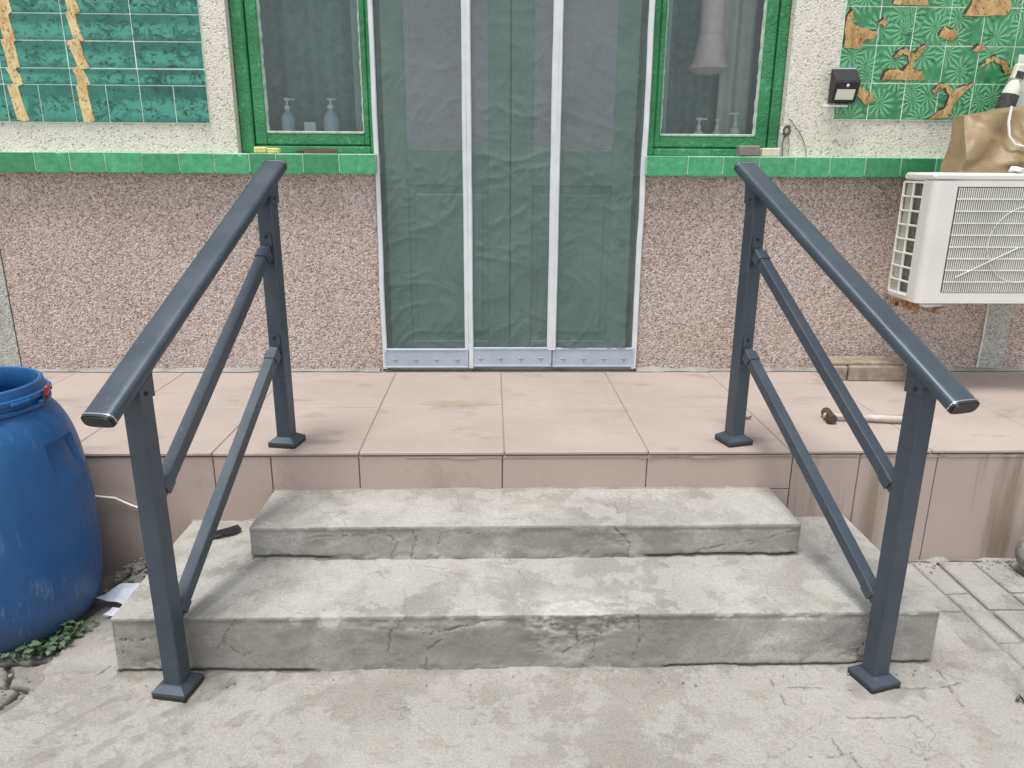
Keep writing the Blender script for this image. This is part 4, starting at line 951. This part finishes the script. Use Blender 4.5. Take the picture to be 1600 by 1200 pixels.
def blob(c, r, seed, n=14, sq=(1, 1, .7), amp=.35):
    q = MB(); m_ = n // 2
    for i in range(m_ + 1):
        th = math.pi * i / m_
        for k in range(n):
            ph = 2 * math.pi * k / n; u = Vector((math.sin(th) * math.cos(ph), math.sin(th) * math.sin(ph), math.cos(th)))
            f = 1 + amp * (fbm(np.array([[u.x * 1.7 + seed, u.y * 1.7, u.z * 1.7]]), 1, 2, 3)[0] - .5) * 2
            q.v.append((c[0] + u.x * r * f * sq[0], c[1] + u.y * r * f * sq[1], c[2] + u.z * r * f * sq[2]))
    for i in range(m_):
        for k in range(n): q.f.append((i*n + k, (i+1)*n + k, (i+1)*n + (k+1) % n, i*n + (k+1) % n))
    return q
tag(blob((2.118, 3.055, AZ1 + .013), .022, 4, 16, (1.25, .7, .62), .8).build('crumpled_tissue', M['cord'], None, 30), 'small white crumpled tissue on the front of the air conditioner lid', 'tissue')

# ================================================================== LAMP, LEDGE CLUTTER
lamp = thing('wall_lamp', (1.54, YW - .01, 1.66), 'black wedge-shaped solar wall lamp on the green tiles', 'lamp')
yb = YW - .0105; x0, x1 = 1.484, 1.592
side = [(yb, 1.662), (yb - .030, 1.668), (yb - .062, 1.742), (yb - .058, 1.752), (yb - .012, 1.800), (yb, 1.800)]
mb = MB(); n = len(side); mb.v = [(x0, y, z) for y, z in side] + [(x1, y, z) for y, z in side]
mb.f = [tuple(range(n)), tuple(range(2*n - 1, n - 1, -1))] + [(i, i + n, (i+1) % n + n, (i+1) % n) for i in range(n)]
lb = mb.build('lamp_body', M['black'], lamp)
a = Vector((0, side[1][0], side[1][1])); b = Vector((0, side[2][0], side[2][1])); dn = (b - a).normalized(); nn = Vector((0, -abs(dn.z), -abs(dn.y))).normalized()
mb = MB(); pts = [(x0 + .014, a + dn * .008), (x1 - .014, a + dn * .008), (x1 - .014, a + dn * .052), (x0 + .014, a + dn * .052)]
mb.v = [(x, (p + nn * .002).y, (p + nn * .002).z) for x, p in pts] + [(x, (p - nn * .001).y, (p - nn * .001).z) for x, p in pts]
mb.f = [(0, 1, 2, 3), (0, 4, 5, 1), (1, 5, 6, 2), (2, 6, 7, 3), (3, 7, 4, 0)]; mb.build('light_panel', M['panel'], lamp)
pc = a + dn * .068 + nn * .001; q = blob((x0 + .055, pc.y, pc.z), .0068, 1, 12, (1, 1, 1), .05); q.build('sensor_dome', M['white'], lamp, 60)
q = MB(); q.cbox(x0 + .004, x1 - .002, yb - .010, yb + .001, 1.8005, 1.8075, .001); q.build('top_trim', M['steel'], lamp)
q = MB(); q.cbox(x0 - .025, x1 - .02, yb - .012, yb + .001, 1.646, 1.6555, .002); q.build('mounting_rail', M['white'], lamp)

def prop_box(name, m, x0, x1, y0, y1, z0, z1, label, cat, b=.004, rot=0):
    c = Vector(((x0 + x1) / 2, (y0 + y1) / 2, z0)); q = MB(); q.cbox(x0 - c.x, x1 - c.x, y0 - c.y, y1 - c.y, 0, z1 - z0, b)
    return tag(q.build(name, m, None, None, c, (0, 0, rot)), label, cat)
LT = ZL1 + .001
sp = thing('sponge', (-.99, 3.43, LT), 'yellow sponge cut in two halves on the left green ledge', 'sponge')
q = MB(); q.cbox(-1.040, -.986, 3.415, 3.455, LT, LT + .026, .004); q.build('sponge_half', M['sponge'], sp)
q = MB(); q.cbox(-.984, -.934, 3.418, 3.458, LT, LT + .022, .004); q.build('sponge_half', M['sponge'], sp)
kn = thing('folding_knife', (-.77, 3.43, LT), 'brown wooden tool handle lying on the left green ledge', 'knife')
pts = [(-.828, 0), (-.815, .011), (-.70, .012), (-.684, .006), (-.684, -.006), (-.70, -.011), (-.80, -.010), (-.825, -.006)]
q = MB(); nn_ = len(pts); q.v = [(x, 3.43 + y, LT + .001) for x, y in pts] + [(x, 3.43 + y * .8, LT + .020) for x, y in pts]; q.f = [tuple(range(nn_))[::-1], tuple(range(nn_, 2*nn_))] + [(i, (i+1) % nn_, (i+1) % nn_ + nn_, i + nn_) for i in range(nn_)]
# orient outline counter-clockwise
q.f = [f[::-1] for f in q.f]; q.build('handle', M['brown'], kn)
q = MB(); q.cbox(-.862, -.826, 3.424, 3.436, LT + .004, LT + .014, .002); q.build('blade', M['iron'], kn)
for x in (-.818, -.692): MB().tube([(x, 3.43, LT + .019), (x, 3.43, LT + .0215)], .004, 8).build('rivet', M['steel'], kn)
prop_box('small_tin', M['tin'], 1.098, 1.190, 3.415, 3.47, LT, LT + .046, 'dull brown tin with worn lid on the right green ledge', 'tin', .006, .06)
q = thing('tangled_wire', (1.302, 3.45, 1.50), 'clump of rusty wire hooked on the right window frame corner', 'wire')
prop_box('cream_block', M['cream'], 1.203, 1.283, 3.42, 3.47, LT, LT + .036, 'cream coloured block beside the brown tin on the ledge', 'block', .004, -.03)
tw = MB(); ps = []; r0 = random.Random(3)
for k in range(90):
    a = k * .9; ps.append((1.310 + .022 * math.cos(a) * r0.uniform(.4, 1), 3.447 + .012 * math.sin(a * 1.3), 1.545 + .028 * math.sin(a) * r0.uniform(.4, 1)))
tw.tube(ps, .0012, 5); tw.tube([(1.305, 3.447, 1.53), (1.296, 3.442, 1.49), (1.300, 3.440, LT)], .003, 6); tw.tube([(1.316, 3.447, 1.53), (1.326, 3.44, 1.49), (1.322, 3.43, LT)], .0014, 5); tw.build('wire_coil', M['wire'], q, 60)
kb = MB(); kb.cbox(1.283, 1.294, 3.44, 3.452, 1.535, 1.562, .002); kb.build('wire_clip', M['white'], q)
tag(MB().tube([(1.303, YW + .02, 1.611), (1.33, YW - .006, 1.590), (1.358, YW - .006, 1.557), (1.382, YW - .006, 1.530), (1.400, YW - .006, 1.498), (1.412, YW - .007, 1.470), (1.415, YW - .010, LT)], .0017, 6).build('thin_cable', M['wire'], None, 60), 'thin dark cable running down the beige wall to the ledge', 'cable')

# ---- things inside the windows
def pump_bottle(label, x, y, z, rb, hb, body, group=None, twist=0, head=.05):
    t = thing('pump_bottle', (x, y, z), label, 'bottle', group)
    q = MB(); q.lathe([(rb * .9, 0), (rb, .006), (rb, hb * .62), (rb * .92, hb * .72), (rb * .6, hb * .86), (rb * .34, hb * .94), (rb * .34, hb)], (x, y, z), 24, True); q.build('bottle_body', body, t, 40)
    q = MB(); q.lathe([(rb * .42, hb), (rb * .42, hb + .014), (rb * .2, hb + .018), (.0045, hb + .02), (.0045, hb + head * .75)], (x, y, z), 16, True); q.build('collar', M['white'], t, 40)
    q = MB(); Mt_ = Matrix.Translation((x, y, z + hb + head * .75)) @ Matrix.Rotation(twist, 4, 'Z'); q.cbox(-.013, .013, -.010, .010, 0, .011, .003, Mt_); q.cbox(.010, .036, -.005, .005, .002, .009, .002, Mt_); q.build('nozzle', M['white'], t)
    return t
ZS = 1.523 - .0115
pump_bottle('clear blue pump bottle inside the left window, nearest the wall', -.925, 3.585, ZS, .030, .115, M['bottle'], None, .4, .05)
pump_bottle('broader clear pump bottle inside the left window, nearest the door', -.730, 3.585, ZS, .036, .120, M['bottle'], None, -.6, .045)
t = prop_box('paper_card', M['white'], -.858, -.806, 3.585, 3.625, ZS, ZS + .062, 'small white folded card between the two bottles in the left window', 'card', .002, .2)
tag(MB().cbox(-.875, -.790, 3.575, 3.635, ZS - .0, ZS + .0, .0) and MB().cbox(-.80, -.785, 3.59, 3.60, ZS, ZS + .012, .003).build('bottle_cap', M['white'], None), 'tiny white cap beside the folded card in the left window', 'cap')
pump_bottle('white pump bottle inside the right window, nearest the door', .953, 3.585, ZS - .03, .026, .075, M['white'], None, -.1, .05)
pump_bottle('small white pump bottle in the middle of the right window', 1.036, 3.585, ZS - .03, .024, .075, M['white'], None, 1.6, .045)
di = tag(MB().lathe([(.0, .002), (.035, .0), (.048, .014), (.050, .016), (.047, .016), (.034, .006), (.0, .007)], (1.130, 3.60, ZS), 28).build('white_dish', M['white'], None, 40), 'white dish under a pump bottle inside the right window', 'dish')
pump_bottle('white pump bottle standing on a dish inside the right window', 1.124, 3.60, ZS + .0075, .024, .055, M['white'], None, 3.3, .06)
pn = thing('pendant_lamp', (1.01, 3.70, 1.80), 'pale pink cover with flared rim hanging inside the right window', 'lamp')
MB().lathe([(.006, .16), (.055, .158), (.066, .10), (.074, .05), (.092, .018), (.096, .010), (.090, .012), (.060, -.008), (.0, -.016)], (1.010, 3.70, 1.815), 32).build('shade', M['shade'], pn, 50)
MB().tube([(1.010, 3.70, 1.974), (1.010, 3.70, 2.6)], .0555, 24).build('shade_stem', M['shade'], pn, 50)

# ================================================================== THINGS ON THE PORCH
wb = prop_box('wood_block', M['wood'], 1.655, 1.925, 3.262, 3.395, ZP, ZP + .072, 'long weathered wooden block against the wall under the air conditioner', 'wood block', .006, -.02)
prop_box('wood_block', M['wood'], 1.575, 1.648, 3.272, 3.395, ZP, ZP + .070, 'short weathered wooden block at the left end of the longer one', 'wood block', .006, .03)
prop_box('board', M['wood'], 1.56, 1.925, 3.285, 3.41, ZP + .0725, ZP + .086, 'thin weathered board lying on top of the two wooden blocks', 'board', .003, -.01)
hm = thing('hammer', (1.30, 2.70, ZP), 'rusty hammer with pale wooden handle lying on the porch', 'hammer')
hd = Vector((.27, -.045, 0)).normalized(); hs_ = Vector((-hd.y, hd.x, 0)); hc = Vector((1.318, 2.715, ZP + .020))
q = MB()
for (a_, r_) in ((-.052, .017), (-.040, .020), (-.022, .019), (-.016, .016), (.016, .016), (.022, .019), (.042, .020), (.052, .017)): pass
pts = [hc + hs_ * a_ for a_ in (-.052, -.045, -.022, -.016, .016, .022, .045, .052)]
q.tube(pts, [.016, .020, .020, .016, .016, .020, .020, .016], 12); q.build('hammer_head', M['iron'], hm, 50)
q = MB(); hp = [hc + hd * a_ + Vector((0, 0, -.006 * a_)) for a_ in (-.02, .02, .12, .22, .30)]
q.tube(hp, [.010, .011, .0125, .014, .012], 10); q.build('hammer_handle', M['woodlight'], hm, 50)
lv = MB(); 
for k in range(7):
    u = k / 6 - .5; lv.v += [(1.004 + u * .034, 2.735 + .010 * math.cos(u * 3), ZP + .006 + .010 * u * u * 4), (1.004 + u * .034, 2.735 - .010 * math.cos(u * 3), ZP + .002 + .016 * abs(u))]
for k in range(6): lv.f.append((2*k, 2*k + 1, 2*k + 3, 2*k + 2))
tag(lv.build('dry_leaf', M['leafd'], None, 60), 'small reddish dry leaf beside the right rear post', 'leaf')

# ================================================================== THINGS ON THE GROUND
# strip of dark metal on the lower step
q = MB(); ps = [(-.952, 2.252), (-.918, 2.275), (-.885, 2.300), (-.866, 2.318)]
for i, (x, y) in enumerate(ps):
    wdt = (.006, .012, .016, .010)[i]; zz = H1 + .006 + .004 * (i % 2)
    q.v += [(x + wdt, y - wdt, zz), (x - wdt, y + wdt, zz + .006), (x - wdt, y + wdt, zz + .009), (x + wdt, y - wdt, zz + .003)]
for i in range(3):
    for k in range(4): q.f.append((4*i + k, 4*i + (k+1) % 4, 4*i + 4 + (k+1) % 4, 4*i + 4 + k))
q.f += [(0, 1, 2, 3), (15, 14, 13, 12)]; tag(q.build('metal_scrap', M['bolt'], None), 'dark scrap of bent metal on the lower step behind the left rail', 'scrap')
tag(MB().tube([(-1.62, YP - .010, .22), (-1.50, YP - .012, .268), (-1.375, YP - .012, .281), (-1.31, YP - .012, .274), (-1.26, YP - .012, .247), (-1.18, YP - .012, .215)], .004, 6).build('white_cable', M['cord'], None, 60), 'thin white cable arching across the porch front behind the drum', 'cable')
# crumpled paper
def sheet(name, c8, seed, m, label, amp=.03):
    n1, n2 = 22, 16; a, b = np.meshgrid(np.linspace(0, 1, n1), np.linspace(0, 1, n2), indexing='ij'); a = a.ravel()[:, None]; b = b.ravel()[:, None]
    A, B, C, D = [np.array(c, float) for c in c8]; P = (1 - a) * (1 - b) * A + a * (1 - b) * B + a * b * C + (1 - a) * b * D
    P[:, 2] += np.abs(fbm(P, 14, 2, seed) - .5) * amp * 2 + .004
    return tag(put(name, np_mesh(name, P, gridf(n1, n2), m)), label, 'paper')
sheet('paper_scrap', [(-1.285, 2.135, .015), (-1.075, 2.10, .015), (-1.075, 2.205, .02), (-1.235, 2.215, .02)], 3, M['paperw'], 'bluish white paper scrap between the drum and the steps', .045)
sheet('paper_scrap', [(-1.235, 2.075, .006), (-1.10, 2.055, .01), (-1.085, 2.085, .02), (-1.215, 2.10, .02)], 8, M['paperw'], 'small torn white paper strip in front of the larger scrap', .02)
# rubble between drum and steps
rub = MB(); r0 = random.Random(11)
for k in range(150):
    x = r0.uniform(-1.30, -1.065); y = r0.uniform(2.16, 2.385); 
    if r0.random() > .25 + (y - 2.12) * 2.6: continue
    hz = .05 * max(0, 1 - math.hypot((x + 1.17) * 4, (y - 2.37) * 3.4)); b = blob((x, y, hz + .004), r0.choice((.006, .008, .011, .016)), k * 3.7, 7, (1, r0.uniform(.7, 1.2), .7), .5); rub.add(b.v, b.f)
tag(rub.build('rubble', M['stone'], None), 'loose grey rubble heaped between the drum and the steps', 'rubble', None, 'stuff')
gv = MB()
for k in range(240):
    zone = r0.random()
    if zone < .45: x = r0.uniform(-1.6, -1.20); y = r0.uniform(1.6, 2.0)
    elif zone < .8: x = r0.uniform(1.30, 2.3); y = 2.385 - abs(r0.gauss(0, .03))
    else: x = r0.uniform(-1.1, 1.3); y = Y1 - abs(r0.gauss(.0, .05)) - .005
    s_ = r0.choice((.0025, .0035, .005, .007)) if zone < .8 else r0.choice((.0018, .0025, .0035)); b = blob((x, y, -.006 if zone < .45 else .004), s_, k * 1.3, 6, (1, 1, .7), .4); gv.add(b.v, b.f)
tag(gv.build('gravel', M['stone'], None), 'scattered grit along the foot of the steps and porch', 'gravel', None, 'stuff')
# weed
weed = thing('weed', (-1.33, 1.945, 0), 'low green weed growing at the foot of the blue drum', 'plant')
lf_ = MB(); st_ = MB(); r0 = random.Random(5)
for k in range(46):
    u = r0.random(); bx, by = -1.395 + .125 * u + r0.uniform(-.02, .02), 1.885 + .11 * u + r0.uniform(-.02, .02)
    az = r0.uniform(0, 2 * math.pi); Ls = r0.uniform(.02, .065); el = r0.uniform(.2, 1.1)
    tip = Vector((bx + math.cos(az) * math.cos(el) * Ls, by + math.sin(az) * math.cos(el) * Ls, .004 + math.sin(el) * Ls)); bs = Vector((bx, by, -.012))
    st_.tube([bs, (bs + tip) / 2 + Vector((0, 0, .006)), tip], .0012, 4)
    for q_ in range(3):
        p0 = bs.lerp(tip, .45 + .27 * q_); a2 = az + (q_ - 1) * 1.1 + r0.uniform(-.3, .3); ll = r0.uniform(.014, .030); wd = ll * r0.uniform(.32, .5)
        dv = Vector((math.cos(a2), math.sin(a2), r0.uniform(-.2, .5))).normalized(); sv = dv.cross(Vector((0, 0, 1))).normalized(); b0 = len(lf_.v)
        for f_, ww in ((0, .12), (.3, .9), (.5, .6), (.65, 1.0), (.85, .5), (1, .05)):
            m0 = p0 + dv * (ll * f_) + Vector((0, 0, -.006 * f_ * f_)); lf_.v += [tuple(m0 - sv * wd * ww + Vector((0, 0, .003 * ww))), tuple(m0), tuple(m0 + sv * wd * ww + Vector((0, 0, .003 * ww)))]
        for i in range(5):
            for j in range(2): lf_.f.append((b0 + 3*i + j, b0 + 3*i + j + 1, b0 + 3*i + 4 + j, b0 + 3*i + 3 + j))
lf_.build('leaves', M['leaf'], weed, 60); st_.build('stems', M['leaf'], weed)
# odds at the right edge
tag(MB().tube([(1.418, 1.646, .006), (1.428, 1.652, .016), (1.436, 1.640, .006), (1.447, 1.65, .018), (1.458, 1.642, .006), (1.475, 1.655, .014)], .0045, 6).build('rubber_scrap', M['black'], None, 50), 'bent black rubber scrap on the ground at the right edge', 'scrap')
tag(blob((1.925, 2.29, .085), .072, 9, 20, (1, .8, 1.15), .12).build('stone_lump', M['stone'], None, 60), 'rounded grey stone at the right edge against the porch', 'stone')
